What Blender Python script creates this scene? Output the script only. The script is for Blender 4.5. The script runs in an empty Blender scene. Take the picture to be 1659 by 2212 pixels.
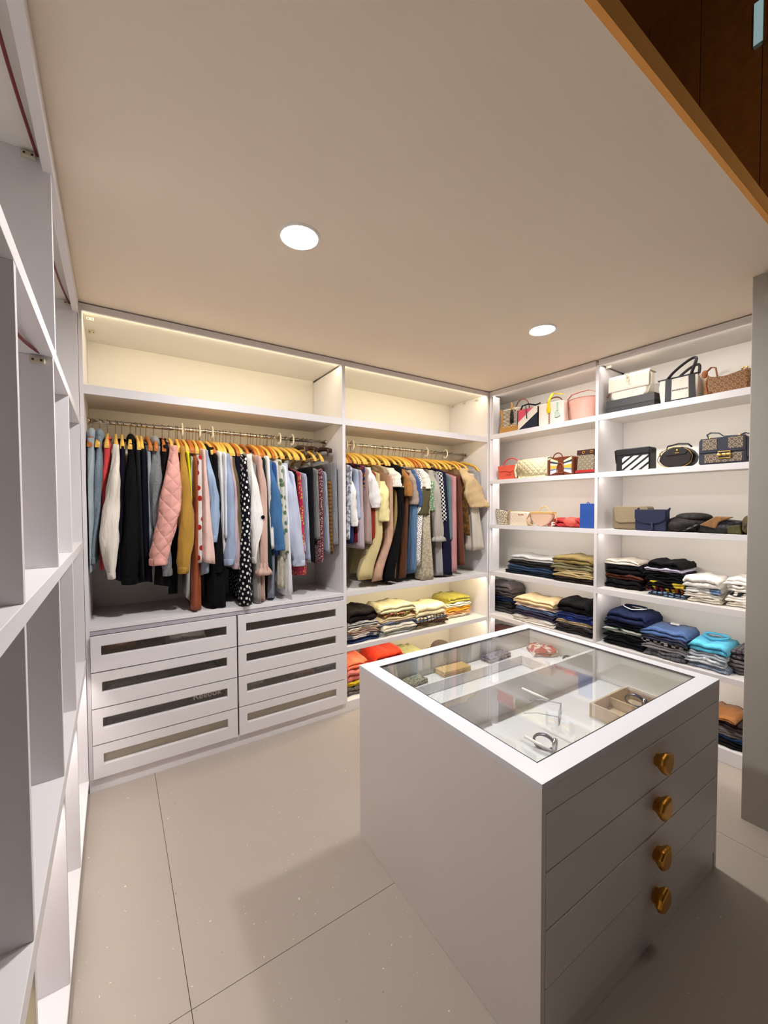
import bpy, bmesh, math, random
from mathutils import Vector, Matrix
random.seed(7)
S = bpy.context.scene
COL = S.collection
PI = math.pi

# ------------------------------------------------------------------ camera
F_PX, YAW, PITCH, ROLL, CX, CY = 875.0167, 0.5795, -0.0293, -0.0042, -10.75, 15.02
EYE = Vector((0, 0, 1.5))
_r0 = Vector((math.cos(YAW), -math.sin(YAW), 0))
_f = Vector((math.sin(YAW)*math.cos(PITCH), math.cos(YAW)*math.cos(PITCH), math.sin(PITCH)))
_u0 = _r0.cross(_f)
_rt = math.cos(ROLL)*_r0 + math.sin(ROLL)*_u0
_up = -math.sin(ROLL)*_r0 + math.cos(ROLL)*_u0
cam = bpy.data.cameras.new('camera')
camo = bpy.data.objects.new('camera', cam); COL.objects.link(camo)
M = Matrix((( _rt.x, _up.x, -_f.x, 0), (_rt.y, _up.y, -_f.y, 0), (_rt.z, _up.z, -_f.z, 1.5), (0, 0, 0, 1)))
camo.matrix_world = M
cam.sensor_fit = 'HORIZONTAL'; cam.sensor_width = 36.0
cam.lens = F_PX/1659*36.0
cam.shift_x = -CX/1659; cam.shift_y = CY/1659
cam.clip_start = 0.02
S.camera = camo

# ------------------------------------------------------------------ light levels
DOWNLIGHT = 475.0        # radiance of the two round ceiling lamps
STRIP_WARM = 35.0        # led strips in the back unit
STRIP_NEUT = 22.0        # led strips in the right-hand shelves
STRIP_LEFT = 58.0
w = bpy.data.worlds.new('world'); S.world = w; w.use_nodes = True
w.node_tree.nodes['Background'].inputs[0].default_value = (0.80, 0.86, 1.0, 1)
w.node_tree.nodes['Background'].inputs[1].default_value = 0.015
# added unseen fill light above the closet, brightening ceiling edge, boards and floor
ub = bpy.data.lights.new('added_upper_fill', 'POINT'); ub.energy = 34.0; ub.shadow_soft_size = 0.35; ub.color = (1.0, 0.9, 0.78)
ubo = bpy.data.objects.new('added_upper_fill', ub); COL.objects.link(ubo); ubo.location = (2.6, 0.05, 3.9)
S.view_settings.view_transform = 'Standard'
S.view_settings.look = 'None'
S.view_settings.exposure = 0.52
S.view_settings.gamma = 1.0
S.view_settings.use_curve_mapping = False

# ------------------------------------------------------------------ measured room
YB, XR, XL, H = 2.581, 2.904, -0.136, 2.553
RA = 0.026
BACK = 3.08
RTH = -PI/2 + math.atan(RA)
RU = Vector((RA, -1, 0)).normalized()      # along the right-hand shelves, towards the viewer
RW = Vector((1, RA, 0)).normalized()       # into them
RC = Vector((XR, YB, 0))

def ray(px, py):
    u = (px-829.5-CX)/F_PX; v = (py-1106-CY)/F_PX
    return _rt*u - _up*v + _f
def at(px, py, ax, val):
    r = ray(px, py); t = (val-EYE[ax])/r[ax]
    return EYE + r*t
def atR(px, py, d):                        # point on the plane at depth d inside the right-hand shelves -> (s, z)
    r = ray(px, py); n = RW
    t = ((RC + RW*d) - EYE).dot(n)/r.dot(n)
    p = EYE + r*t
    return (p-RC).dot(RU), p.z
def Rp(s, d, z): return RC + RU*s + RW*d + Vector((0, 0, z))
def sd_floor(px, py, z):                   # pixel on a horizontal plane -> (s, d) in the right-hand frame
    p = at(px, py, 2, z) - RC
    return p.dot(RU), p.dot(RW)

def lin(c):
    out = []
    for v in c[:3]:
        v /= 255.0
        out.append(v/12.92 if v <= 0.04045 else ((v+0.055)/1.055)**2.4)
    return (out[0], out[1], out[2], 1.0)

# ------------------------------------------------------------------ materials
MATS = {}
def newmat(name):
    m = bpy.data.materials.new(name); m.use_nodes = True
    nt = m.node_tree; nt.nodes.clear()
    o = nt.nodes.new('ShaderNodeOutputMaterial')
    b = nt.nodes.new('ShaderNodeBsdfPrincipled'); nt.links.new(b.outputs[0], o.inputs[0])
    return m, nt, b
def N(nt, t, **kw):
    n = nt.nodes.new('ShaderNode'+t)
    for k, v in kw.items(): setattr(n, k, v)
    return n
def coords(nt):
    return N(nt, 'TexCoord').outputs['Object']
def uv2(nt, scale, rot=0.0):
    """2D coordinate (x+y, z) of the cloth, rotated"""
    L = nt.links
    c = N(nt, 'Attribute'); c.attribute_name = 'cloth'
    mp = N(nt, 'Mapping'); L.new(c.outputs['Vector'], mp.inputs[0])
    mp.inputs['Rotation'].default_value = (0, 0, rot); mp.inputs['Scale'].default_value = (scale, scale, scale)
    return mp.outputs[0]
def mixc(nt, fac, a, b):
    m = N(nt, 'Mix', data_type='RGBA'); L = nt.links
    if hasattr(fac, 'links'): L.new(fac, m.inputs[0])
    else: m.inputs[0].default_value = fac
    for s, v in ((6, a), (7, b)):
        if hasattr(v, 'links'): L.new(v, m.inputs[s])
        else: m.inputs[s].default_value = v
    return m.outputs[2]
def thr(nt, sock, t, soft=0.02, inv=False):
    r = N(nt, 'MapRange'); r.inputs[1].default_value = t-soft; r.inputs[2].default_value = t+soft
    r.inputs[3].default_value = 1.0 if inv else 0.0; r.inputs[4].default_value = 0.0 if inv else 1.0
    nt.links.new(sock, r.inputs[0]); return r.outputs[0]
def bump(nt, b, sock, strength, dist=0.01):
    n = N(nt, 'Bump'); n.inputs['Strength'].default_value = strength; n.inputs['Distance'].default_value = dist
    nt.links.new(sock, n.inputs['Height']); nt.links.new(n.outputs[0], b.inputs['Normal'])

def fab(col, pat=None, col2=(20, 20, 25), scale=1.0, rough=0.92, wr=1.0):
    key = ('f', tuple(col), pat, tuple(col2), scale, rough, wr)
    if key in MATS: return MATS[key]
    m, nt, b = newmat('fabric_%d' % len(MATS)); L = nt.links
    if max(col) < 70: col = tuple(c_*0.72 for c_ in col)
    elif max(col) < 222: col = tuple(c_*0.93 for c_ in col)
    if max(col2) < 222: col2 = tuple(c_*0.93 for c_ in col2)
    A, B = lin(col), lin(col2); out = None
    if pat == 'stripe' or pat == 'hstripe' or pat == 'dstripe':
        wv = N(nt, 'TexWave', bands_direction='X')
        L.new(uv2(nt, 1.0, {'stripe': 0, 'hstripe': PI/2, 'dstripe': 0.7}[pat]), wv.inputs[0])
        wv.inputs['Scale'].default_value = 22*scale
        out = mixc(nt, thr(nt, wv.outputs['Fac'], 0.62, 0.1), A, B)
    elif pat == 'dots':
        v = N(nt, 'TexVoronoi', voronoi_dimensions='2D'); L.new(uv2(nt, 1.0, 0.5), v.inputs[0])
        v.inputs['Scale'].default_value = 30*scale; v.inputs['Randomness'].default_value = 0.45
        out = mixc(nt, thr(nt, v.outputs['Distance'], 0.25, 0.03, True), A, B)
    elif pat == 'hearts':
        v = N(nt, 'TexVoronoi', voronoi_dimensions='2D'); L.new(uv2(nt, 1.0, 0.3), v.inputs[0])
        v.inputs['Scale'].default_value = 17*scale; v.inputs['Randomness'].default_value = 0.6
        out = mixc(nt, thr(nt, v.outputs['Distance'], 0.27, 0.03, True), A, B)
    elif pat == 'check':
        k = None
        for r in (0, PI/2):
            wv = N(nt, 'TexWave', bands_direction='X'); L.new(uv2(nt, 1.0, r), wv.inputs[0]); wv.inputs['Scale'].default_value = 16*scale
            f = thr(nt, wv.outputs['Fac'], 0.8, 0.06)
            if k is None: k = f
            else:
                mx = N(nt, 'Math', operation='MAXIMUM'); L.new(k, mx.inputs[0]); L.new(f, mx.inputs[1]); k = mx.outputs[0]
        out = mixc(nt, k, A, B)
    elif pat == 'checker':
        v = N(nt, 'TexChecker'); L.new(uv2(nt, 1.0, 0.0), v.inputs[0]); v.inputs['Scale'].default_value = 60*scale
        v.inputs[1].default_value = A; v.inputs[2].default_value = B; out = v.outputs[0]
    elif pat == 'floral':
        v = N(nt, 'TexVoronoi', voronoi_dimensions='2D'); L.new(uv2(nt, 1.0, 0.2), v.inputs[0]); v.inputs['Scale'].default_value = 36*scale
        f = thr(nt, v.outputs['Distance'], 0.3, 0.06, True)
        hs = N(nt, 'HueSaturation'); hs.inputs['Color'].default_value = B; hs.inputs['Saturation'].default_value = 1.0
        sp = N(nt, 'SeparateColor'); L.new(v.outputs['Color'], sp.inputs[0])
        mr = N(nt, 'MapRange'); mr.inputs[3].default_value = 0.35; mr.inputs[4].default_value = 0.65; L.new(sp.outputs[0], mr.inputs[0])
        L.new(mr.outputs[0], hs.inputs['Hue'])
        out = mixc(nt, f, A, hs.outputs[0])
    elif pat in ('lace', 'camo', 'tweed'):
        n = N(nt, 'TexNoise'); L.new(coords(nt), n.inputs[0]); n.inputs['Scale'].default_value = {'lace': 45, 'camo': 18, 'tweed': 160}[pat]*scale
        n.inputs['Detail'].default_value = 3
        out = mixc(nt, thr(nt, n.outputs[0], 0.52, 0.03 if pat != 'tweed' else 0.1), A, B)
    elif pat == 'mono':            # woven monogram: rings and small diamonds on a lattice
        v = N(nt, 'TexVoronoi', voronoi_dimensions='2D'); L.new(uv2(nt, 1.0, PI/4), v.inputs[0]); v.inputs['Scale'].default_value = 46*scale
        v.inputs['Randomness'].default_value = 0.0
        r1 = thr(nt, v.outputs['Distance'], 0.40, 0.03); r2 = thr(nt, v.outputs['Distance'], 0.22, 0.03, True)
        mx = N(nt, 'Math', operation='MAXIMUM'); L.new(r1, mx.inputs[0]); L.new(r2, mx.inputs[1])
        out = mixc(nt, mx.outputs[0], A, B)
    n = N(nt, 'TexNoise'); L.new(coords(nt), n.inputs[0]); n.inputs['Scale'].default_value = 9; n.inputs['Detail'].default_value = 0
    hsv = N(nt, 'HueSaturation')
    mr = N(nt, 'MapRange'); mr.inputs[3].default_value = 0.86; mr.inputs[4].default_value = 1.14; L.new(n.outputs[0], mr.inputs[0]); L.new(mr.outputs[0], hsv.inputs['Value'])
    if out is None: hsv.inputs['Color'].default_value = A
    else: L.new(out, hsv.inputs['Color'])
    L.new(hsv.outputs[0], b.inputs['Base Color'])
    b.inputs['Roughness'].default_value = rough
    b.inputs['Sheen Weight'].default_value = 0.12 if (rough > .8 and max(col) > 90) else 0.0
    b.inputs['Specular IOR Level'].default_value = 0.18 if rough > .8 else 0.4
    # wrinkles: noise drawn out along the hang of the cloth
    mp = N(nt, 'Mapping'); L.new(coords(nt), mp.inputs[0]); mp.inputs['Scale'].default_value = (38, 38, 9)
    n2 = N(nt, 'TexNoise'); L.new(mp.outputs[0], n2.inputs[0]); n2.inputs['Scale'].default_value = 1.0; n2.inputs['Detail'].default_value = 2
    if pat == 'quilt':
        a1 = N(nt, 'TexWave', bands_direction='X'); L.new(uv2(nt, 1.0, PI/4), a1.inputs[0]); a1.inputs['Scale'].default_value = 5.5*scale
        a2 = N(nt, 'TexWave', bands_direction='X'); L.new(uv2(nt, 1.0, -PI/4), a2.inputs[0]); a2.inputs['Scale'].default_value = 5.5*scale
        mn = N(nt, 'Math', operation='MINIMUM'); L.new(a1.outputs['Fac'], mn.inputs[0]); L.new(a2.outputs['Fac'], mn.inputs[1])
        pw = N(nt, 'Math', operation='POWER'); L.new(mn.outputs[0], pw.inputs[0]); pw.inputs[1].default_value = 0.4
        bump(nt, b, pw.outputs[0], 0.9, 0.006)
    else:
        bump(nt, b, n2.outputs[0], 0.8*wr, 0.014)
    MATS[key] = m; return m

def plain(name, col, rough=0.5, metal=0.0, var=0.05, nscale=4.0, bmp=0.0, bscale=200.0, coat=0.0):
    if name in MATS: return MATS[name]
    m, nt, b = newmat(name); L = nt.links
    n = N(nt, 'TexNoise'); L.new(coords(nt), n.inputs[0]); n.inputs['Scale'].default_value = nscale; n.inputs['Detail'].default_value = 0 if var < 0.04 else 2
    hsv = N(nt, 'HueSaturation'); hsv.inputs['Color'].default_value = lin(col)
    mr = N(nt, 'MapRange'); mr.inputs[3].default_value = 1-var; mr.inputs[4].default_value = 1+var
    L.new(n.outputs[0], mr.inputs[0]); L.new(mr.outputs[0], hsv.inputs['Value']); L.new(hsv.outputs[0], b.inputs['Base Color'])
    b.inputs['Roughness'].default_value = rough; b.inputs['Metallic'].default_value = metal; b.inputs['Coat Weight'].default_value = coat
    if bmp:
        n2 = N(nt, 'TexNoise'); L.new(coords(nt), n2.inputs[0]); n2.inputs['Scale'].default_value = bscale; n2.inputs['Detail'].default_value = 0
        bump(nt, b, n2.outputs[0], bmp, 0.002)
    MATS[name] = m; return m
def leather(col, rough=0.5):
    m = plain('leather_%d_%d_%d' % tuple(col), col, rough, var=0.08, nscale=30, bmp=0.25, bscale=260)
    m.node_tree.nodes['Principled BSDF'].inputs['Specular IOR Level'].default_value = 0.28
    return m
def emit(name, col, strength):
    m = bpy.data.materials.new(name); m.use_nodes = True; nt = m.node_tree; nt.nodes.clear()
    o = N(nt, 'OutputMaterial'); e = N(nt, 'Emission'); nt.links.new(e.outputs[0], o.inputs[0])
    e.inputs[0].default_value = (*col, 1); e.inputs[1].default_value = strength
    return m
def wood(name, col, col2, scale=1.0, rough=0.4):
    m, nt, b = newmat(name); L = nt.links
    mp = N(nt, 'Mapping'); L.new(coords(nt), mp.inputs[0]); mp.inputs['Scale'].default_value = (3*scale, 30*scale, 30*scale)
    n = N(nt, 'TexNoise'); L.new(mp.outputs[0], n.inputs[0]); n.inputs['Scale'].default_value = 1.0; n.inputs['Detail'].default_value = 5; n.inputs['Distortion'].default_value = 0.6
    L.new(mixc(nt, n.outputs[0], lin(col), lin(col2)), b.inputs['Base Color']); b.inputs['Roughness'].default_value = rough
    return m
def glassmat(name, tint, refl=1.0):
    m = bpy.data.materials.new(name); m.use_nodes = True; nt = m.node_tree; nt.nodes.clear(); L = nt.links
    o = N(nt, 'OutputMaterial'); mx = N(nt, 'MixShader'); t = N(nt, 'BsdfTransparent'); g = N(nt, 'BsdfGlossy'); fr = N(nt, 'Fresnel')
    t.inputs[0].default_value = (*tint, 1); g.inputs[0].default_value = (1, 1, 1, 1); g.inputs['Roughness'].default_value = 0.0
    ge = N(nt, 'NewGeometry'); io = N(nt, 'MapRange'); L.new(ge.outputs['Backfacing'], io.inputs[0])
    io.inputs[3].default_value = 1.5; io.inputs[4].default_value = 1/1.5; L.new(io.outputs[0], fr.inputs[0])
    mu = N(nt, 'Math', operation='MULTIPLY'); L.new(fr.outputs[0], mu.inputs[0]); mu.inputs[1].default_value = refl
    L.new(mu.outputs[0], mx.inputs[0]); L.new(t.outputs[0], mx.inputs[1]); L.new(g.outputs[0], mx.inputs[2]); L.new(mx.outputs[0], o.inputs[0])
    return m

WHITE = plain('white_laminate', (226, 222, 224), 0.42, var=0.015)
INNER = plain('white_board', (226, 221, 214), 0.55, var=0.015)
ISLAND = plain('island_paint', (222, 216, 214), 0.38, var=0.02)
CEIL = plain('ceiling_paint', (236, 222, 204), 0.85, var=0.02, nscale=2)
PAINT = plain('column_paint', (170, 164, 156), 0.7, var=0.03, bmp=0.06, bscale=140)
FLOORM = None
CHROME = plain('chrome', (225, 222, 215), 0.12, metal=1.0, var=0.02)
GOLD = plain('brass', (205, 150, 60), 0.3, metal=1.0, var=0.08, nscale=20)
PALEWOOD = wood('pale_wood', (232, 190, 92), (214, 164, 66), 1.0)
ORANGEWOOD = wood('orange_wood', (190, 112, 42), (160, 86, 30), 1.0)
DARKWOOD = wood('mahogany_wood', (62, 24, 18), (40, 15, 12), 1.0, 0.3)
PLASTIC = plain('white_plastic', (236, 232, 224), 0.35)
STEEL = plain('steel_wire', (170, 170, 172), 0.25, metal=1.0)
GLASS = glassmat('clear_glass', (0.95, 0.97, 0.965), 1.0)
PANE = glassmat('drawer_glass', (0.92, 0.93, 0.93), 1.6)
BLACKLINE = plain('dark_joint', (40, 34, 30), 0.9)  # dark tone of floor joints, screws and glass seal

# ------------------------------------------------------------------ mesh helpers
class MB:
    def __init__(self): self.v = []; self.f = []; self.sm = []; self.uv = None
    def add(self, vs, fs, smooth=False):
        o = len(self.v); self.v += [tuple(p) for p in vs]
        for q in fs: self.f.append(tuple(i+o for i in q)); self.sm.append(smooth)
        return self
    def box(self, x0, x1, y0, y1, z0, z1):
        v = [(x0,y0,z0),(x1,y0,z0),(x1,y1,z0),(x0,y1,z0),(x0,y0,z1),(x1,y0,z1),(x1,y1,z1),(x0,y1,z1)]
        return self.add(v, [(0,3,2,1),(4,5,6,7),(0,1,5,4),(1,2,6,5),(2,3,7,6),(3,0,4,7)])
    def loft(self, rings, closed=True, caps=True, smooth=True):
        n = len(rings[0]); vs = [p for r in rings for p in r]; fs = []
        for i in range(len(rings)-1):
            for j in range(n if closed else n-1):
                k = (j+1) % n
                fs.append((i*n+j, i*n+k, (i+1)*n+k, (i+1)*n+j))
        self.add(vs, fs, smooth)
        if caps and closed:
            o = len(self.v)-len(vs)
            self.f.append(tuple(o+j for j in range(n))[::-1]); self.sm.append(False)
            self.f.append(tuple(o+(len(rings)-1)*n+j for j in range(n))); self.sm.append(False)
        return self
    def tube(self, pts, r, n=8, closed=False, flat=1.0):
        pts = [Vector(p) for p in pts]; rings = []; m = len(pts)
        prev = None
        for i, p in enumerate(pts):
            a = pts[i-1] if (i > 0 or closed) else pts[i]; b = pts[(i+1) % m] if (i < m-1 or closed) else pts[i]
            t = (b-a).normalized()
            if prev is None:
                ref = Vector((0, 0, 1)) if abs(t.z) < 0.9 else Vector((1, 0, 0))
                nx = t.cross(ref).normalized()
            else:
                nx = (prev - t*prev.dot(t)).normalized()
            prev = nx; ny = t.cross(nx)
            rr = r[i] if isinstance(r, (list, tuple)) else r
            rings.append([p + nx*(rr*math.cos(2*PI*k/n)) + ny*(rr*flat*math.sin(2*PI*k/n)) for k in range(n)])
        if closed: rings.append(rings[0])
        return self.loft(rings, True, not closed)
    def strap(self, pts, width_axis, w, t):
        """flat band along pts; width along width_axis"""
        pts = [Vector(p) for p in pts]; wa = Vector(width_axis).normalized(); rings = []
        for i, p in enumerate(pts):
            a = pts[max(i-1, 0)]; b = pts[min(i+1, len(pts)-1)]; tt = (b-a).normalized(); nn = tt.cross(wa).normalized()
            rings.append([p+wa*w/2+nn*t/2, p-wa*w/2+nn*t/2, p-wa*w/2-nn*t/2, p+wa*w/2-nn*t/2])
        return self.loft(rings, True, True, False)
    def prism(self, poly, y0, y1, smooth=False):
        """polygon in x-z extruded along y"""
        n = len(poly); vs = [(x, y0, z) for x, z in poly]+[(x, y1, z) for x, z in poly]
        fs = [tuple(range(n)), tuple(range(2*n-1, n-1, -1))]
        self.add(vs, fs)
        o = len(self.v)-2*n
        for i in range(n):
            j = (i+1) % n; self.f.append((o+j, o+i, o+n+i, o+n+j)); self.sm.append(smooth)
        return self
    def ellipsoid(self, c, rx, ry, rz, n=14, m=9, z0=-1.0, e=1.0):
        rings = []
        for i in range(m+1):
            a = math.asin(z0) + (PI/2-math.asin(z0))*i/m
            ca = max(math.cos(a), 0.02)**e
            rings.append([(c[0]+rx*ca*math.cos(2*PI*k/n), c[1]+ry*ca*math.sin(2*PI*k/n), c[2]+rz*math.sin(a)) for k in range(n)])
        return self.loft(rings)
    def build(self, name, mat, parent=None, loc=(0, 0, 0), rot=(0, 0, 0), bev=0.0, sub=0):
        me = bpy.data.meshes.new(name); me.from_pydata(self.v, [], self.f); me.update()
        me.polygons.foreach_set('use_smooth', self.sm)
        bm = bmesh.new(); bm.from_mesh(me); bmesh.ops.recalc_face_normals(bm, faces=bm.faces); bm.to_mesh(me); bm.free()
        at_ = me.attributes.new('cloth', 'FLOAT_VECTOR', 'POINT')
        src = self.uv if self.uv else [(p_[0], p_[2]+p_[1], 0.0) for p_ in self.v]
        at_.data.foreach_set('vector', [c_ for q_ in src for c_ in q_])
        me.materials.append(mat)
        o = bpy.data.objects.new(name, me); COL.objects.link(o)
        o.location = loc; o.rotation_euler = rot
        if parent: o.parent = parent
        if bev:
            b = o.modifiers.new('bevel', 'BEVEL'); b.width = bev; b.segments = 2; b.limit_method = 'ANGLE'
        if sub:
            s = o.modifiers.new('sub', 'SUBSURF'); s.levels = sub; s.render_levels = sub
        return o
def box(name, mat, b, parent=None, bev=0.0012, **k): return MB().box(*b).build(name, mat, parent, bev=bev, **k)
def tag(o, label=None, cat=None, group=None, kind=None):
    if label: o['label'] = label
    if cat: o['category'] = cat
    if group: o['group'] = group
    if kind: o['kind'] = kind
    return o
def thing(name, label, cat, loc=(0, 0, 0), rz=0.0, group=None):
    o = bpy.data.objects.new(name, None); COL.objects.link(o); o.location = loc; o.rotation_euler = (0, 0, rz); o.empty_display_size = 0.05
    return tag(o, label, cat, group)
def struct(name, mat, b, parent=None, bev=0.0):
    o = box(name, mat, b, parent, bev)
    if parent is None: o['kind'] = 'structure'
    return o
def copy_tree(o, parent=None):
    c = o.copy(); COL.objects.link(c); c.parent = parent
    for ch in list(o.children): copy_tree(ch, c)
    return c
def text_mesh(name, s, size, mat, parent, loc, rot, align='CENTER', depth=0.0008, width=None):
    cu = bpy.data.curves.new(name, 'FONT'); cu.body = s; cu.size = size; cu.align_x = align; cu.extrude = depth
    t = bpy.data.objects.new(name+'_tmp', cu); COL.objects.link(t)
    dg = bpy.context.evaluated_depsgraph_get(); me = bpy.data.meshes.new_from_object(t.evaluated_get(dg))
    bpy.data.objects.remove(t); bpy.data.curves.remove(cu)
    me.materials.clear(); me.materials.append(mat)
    if width:
        xs_ = [v.co.x for v in me.vertices]; k_ = width/(max(xs_)-min(xs_))
        for v in me.vertices: v.co.x *= k_; v.co.y *= k_
    o = bpy.data.objects.new(name, me); COL.objects.link(o); o.parent = parent; o.location = loc; o.rotation_euler = rot
    return o
def arcs(rings):
    """signed arc length around each ring, zero at its first point, and height"""
    out = []
    for r in rings:
        n = len(r); d = [math.dist(r[k], r[(k+1) % n]) for k in range(n)]
        half = n//2; acc = [0.0]*n; t = 0.0
        for k in range(1, half+1): t += d[k-1]; acc[k] = t
        t = 0.0
        for k in range(n-1, half, -1): t -= d[k]; acc[k] = t
        out += [(acc[k], r[k][2], 0.0) for k in range(n)]
    return out
def lerp(a, b, t): return a+(b-a)*t
def sstep(t): t = max(0, min(1, t)); return t*t*(3-2*t)
# ================================================================== THE SETTING
def floor_mat():
    m, nt, b = newmat('floor_vinyl'); L = nt.links
    n = N(nt, 'TexNoise'); L.new(coords(nt), n.inputs[0]); n.inputs['Scale'].default_value = 1.6; n.inputs['Detail'].default_value = 5
    n2 = N(nt, 'TexNoise'); L.new(coords(nt), n2.inputs[0]); n2.inputs['Scale'].default_value = 70; n2.inputs['Detail'].default_value = 2
    c = mixc(nt, n.outputs[0], lin((174, 163, 152)), lin((165, 154, 143)))
    c = mixc(nt, thr(nt, n2.outputs[0], 0.74, 0.02), c, lin((225, 215, 200)))      # paint specks
    n3 = N(nt, 'TexNoise'); L.new(coords(nt), n3.inputs[0]); n3.inputs['Scale'].default_value = 38
    c = mixc(nt, thr(nt, n3.outputs[0], 0.76, 0.02), c, lin((150, 138, 122)))
    L.new(c, b.inputs['Base Color']); b.inputs['Roughness'].default_value = 0.5
    bump(nt, b, n2.outputs[0], 0.08, 0.002)
    return m
FLOORM = floor_mat()
fl = struct('floor', BLACKLINE, (-2.2, 4.6, -3.0, 3.6, -0.05, -0.004))
xs = [-2.2, 0.165, 2.30, 4.6]; ys = [-3.0, -1.15, 1.287, 3.6]
for i in range(3):
    for j in range(3):
        g = 0.0008
        box('floor_panel', FLOORM, (xs[i]+g, xs[i+1]-g, ys[j]+g, ys[j+1]-g, -0.004, 0.0), fl, bev=0.0008)
struct('ceiling', CEIL, (-0.56, 3.45, 0.495, 3.2, H, H+0.055))
struct('trim_1', wood('edge_wood', (246, 182, 108), (234, 162, 88), 0.6, 0.95), (-0.56, 3.45, 0.480, 0.495, H-0.002, H+0.057))
MATN = bpy.data.materials['edge_wood'].node_tree.nodes['Principled BSDF']; MATN.inputs['Specular IOR Level'].default_value = 0.0
WALLM = plain('wall_paint', (214, 206, 196), 0.8, var=0.02)
struct('wall_back', WALLM, (-0.66, 3.60, 3.105, 3.2, 0, H))
struct('wall_left', WALLM, (-0.66, -0.56, -1.4, 3.105, 0, H+1.6))
struct('wall_right', WALLM, (3.40, 3.60, -1.2, 3.105, 0, H))
struct('wall_end', PAINT, (2.49, 3.38, -1.2, 0.644, 0, H), bev=0.003)
# the upper room seen past the edge of the ceiling: dark varnished boards
UPW = wood('dark_varnished_wood', (150, 92, 40), (108, 64, 26), 0.35, 0.35)
uc = struct('ceiling_upper', UPW, (-0.66, 5.2, -3.0, 4.2, 6.60, 6.70))
uw = tag(bpy.data.objects.new('wall_upper', None), kind='structure'); COL.objects.link(uw)
for k in range(12):
    box('board', UPW, (-0.6+k*0.48, -0.6+k*0.48+0.474, 4.0, 4.05, 2.62, 6.60), uw, bev=0.003)
for k in range(15):
    box('board', UPW, (4.9, 4.95, 4.0-(k+1)*0.46, 4.0-(k+1)*0.46+0.454, 2.62, 6.60), uw, bev=0.003)
p = at(1640, 55, 0, 4.88)
wn = struct('pale_streak_1', plain('pale_slit', (150, 175, 172), 0.3), (4.86, 4.90, p.y-0.035, p.y+0.035, p.z-0.17, p.z+0.20))  # added glowing slit imitating a faint bluish reflection on the boards
box('streak_frame', UPW, (4.855, 4.895, p.y-0.055, p.y-0.035, p.z-0.19, p.z+0.22), wn)
mglow = emit('streak_glow', (0.35, 0.50, 0.50), 0.45)
box('streak_face', mglow, (4.852, 4.859, p.y-0.03, p.y+0.03, p.z-0.165, p.z+0.195), wn, bev=0)

# two round ceiling lamps
def downlight(x, y, label):
    r = thing('ceiling_light', label, 'ceiling light', (x, y, H), group='round ceiling lights')
    n = 24
    ring = MB(); rings = []
    for rr, z in ((0.066, -0.002), (0.070, -0.006), (0.078, -0.006), (0.082, 0.0)):
        rings.append([(rr*math.cos(2*PI*k/n), rr*math.sin(2*PI*k/n), z) for k in range(n)])
    ring.loft(rings, True, False).build('rim', PLASTIC, r)
    MB().add([(0.0665*math.cos(2*PI*k/n), 0.0665*math.sin(2*PI*k/n), -0.003) for k in range(n)], [tuple(range(n))[::-1]]).build('diffuser', LAMP, r)
LAMP = emit('lamp_glow', (1.0, 0.985, 0.975), DOWNLIGHT)
downlight(0.625, 1.512, 'round white ceiling lamp nearer the hanging clothes')
downlight(2.158, 1.512, 'round white ceiling lamp nearer the handbag shelves')
WARM = emit('warm_strip', (1.0, 0.85, 0.56), STRIP_WARM)
NEUT = emit('neutral_strip', (1.0, 0.93, 0.86), STRIP_NEUT)
LEFTS = emit('left_strip', (1.0, 0.93, 0.87), STRIP_LEFT)
YEL = emit('yellow_strip', (1.0, 0.78, 0.36), STRIP_LEFT*0.25)
SOFT = emit('soft_warm_strip', (1.0, 0.82, 0.50), STRIP_WARM*0.6)

def led_strip(parent, mat, a0, a1, c, ztop, axis='x', inward=1, s_=0.010):
    """corner-profile strip: white channel, glowing slanted face turned down and inwards; runs along axis at offset c"""
    def pt(t, i, z): return (t, c+inward*i, z) if axis == 'x' else (c+inward*i, t, z)
    v = [pt(t, i, z) for t in (a0, a1) for i, z in ((0, ztop), (0, ztop-s_), (s_, ztop))]
    mb = MB().add(v, [(0, 1, 2), (5, 4, 3), (0, 3, 4, 1), (1, 4, 5, 2), (2, 5, 3, 0)])
    o = mb.build('led_strip', PLASTIC, parent); o.data.materials.append(mat); o.data.polygons[3].material_index = 1
    return o
def bracket(parent, loc, rz=0):
    b = box('corner_bracket', plain('bracket_beige', (196, 184, 160), 0.5), (-0.017, 0.017, -0.005, 0.005, -0.008, 0.008), parent, loc=loc, rot=(0, 0, rz), bev=0.002)
    for k in (-1, 1):
        box('screw', BLACKLINE, (k*0.009-0.0025, k*0.009+0.0025, -0.0062, -0.005, -0.0025, 0.0025), b, bev=0)

# ---------------------------------------------------------------- back wardrobe, left module with drawers
m1 = thing('wardrobe', 'white wardrobe bay with a long clothes rail above eight glazed drawers', 'wardrobe', (0.63, YB, 0))
def P(root, name, mat, b, bev=0.0012, parent=None):
    ox, oy, oz = root.location
    return box(name, mat, (b[0]-ox, b[1]-ox, b[2]-oy, b[3]-oy, b[4]-oz, b[5]-oz), parent or root, bev)
P(m1, 'side_panel', WHITE, (XL, XL+0.018, YB, BACK, 0, H-0.006))
P(m1, 'side_panel', WHITE, (1.380, 1.404, YB, BACK, 0, 2.512))
P(m1, 'back_panel', INNER, (XL+0.018, 1.380, BACK, BACK+0.01, 0, H-0.006))
P(m1, 'top_panel', INNER, (XL+0.018, 1.380, YB+0.018, BACK, 2.524, H-0.006))
P(m1, 'top_rail', WHITE, (XL+0.018, 1.404, YB, YB+0.018, 2.512, H-0.006))
P(m1, 'shelf', INNER, (XL+0.018, 1.380, YB+0.018, BACK, 2.115, 2.133))
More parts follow.
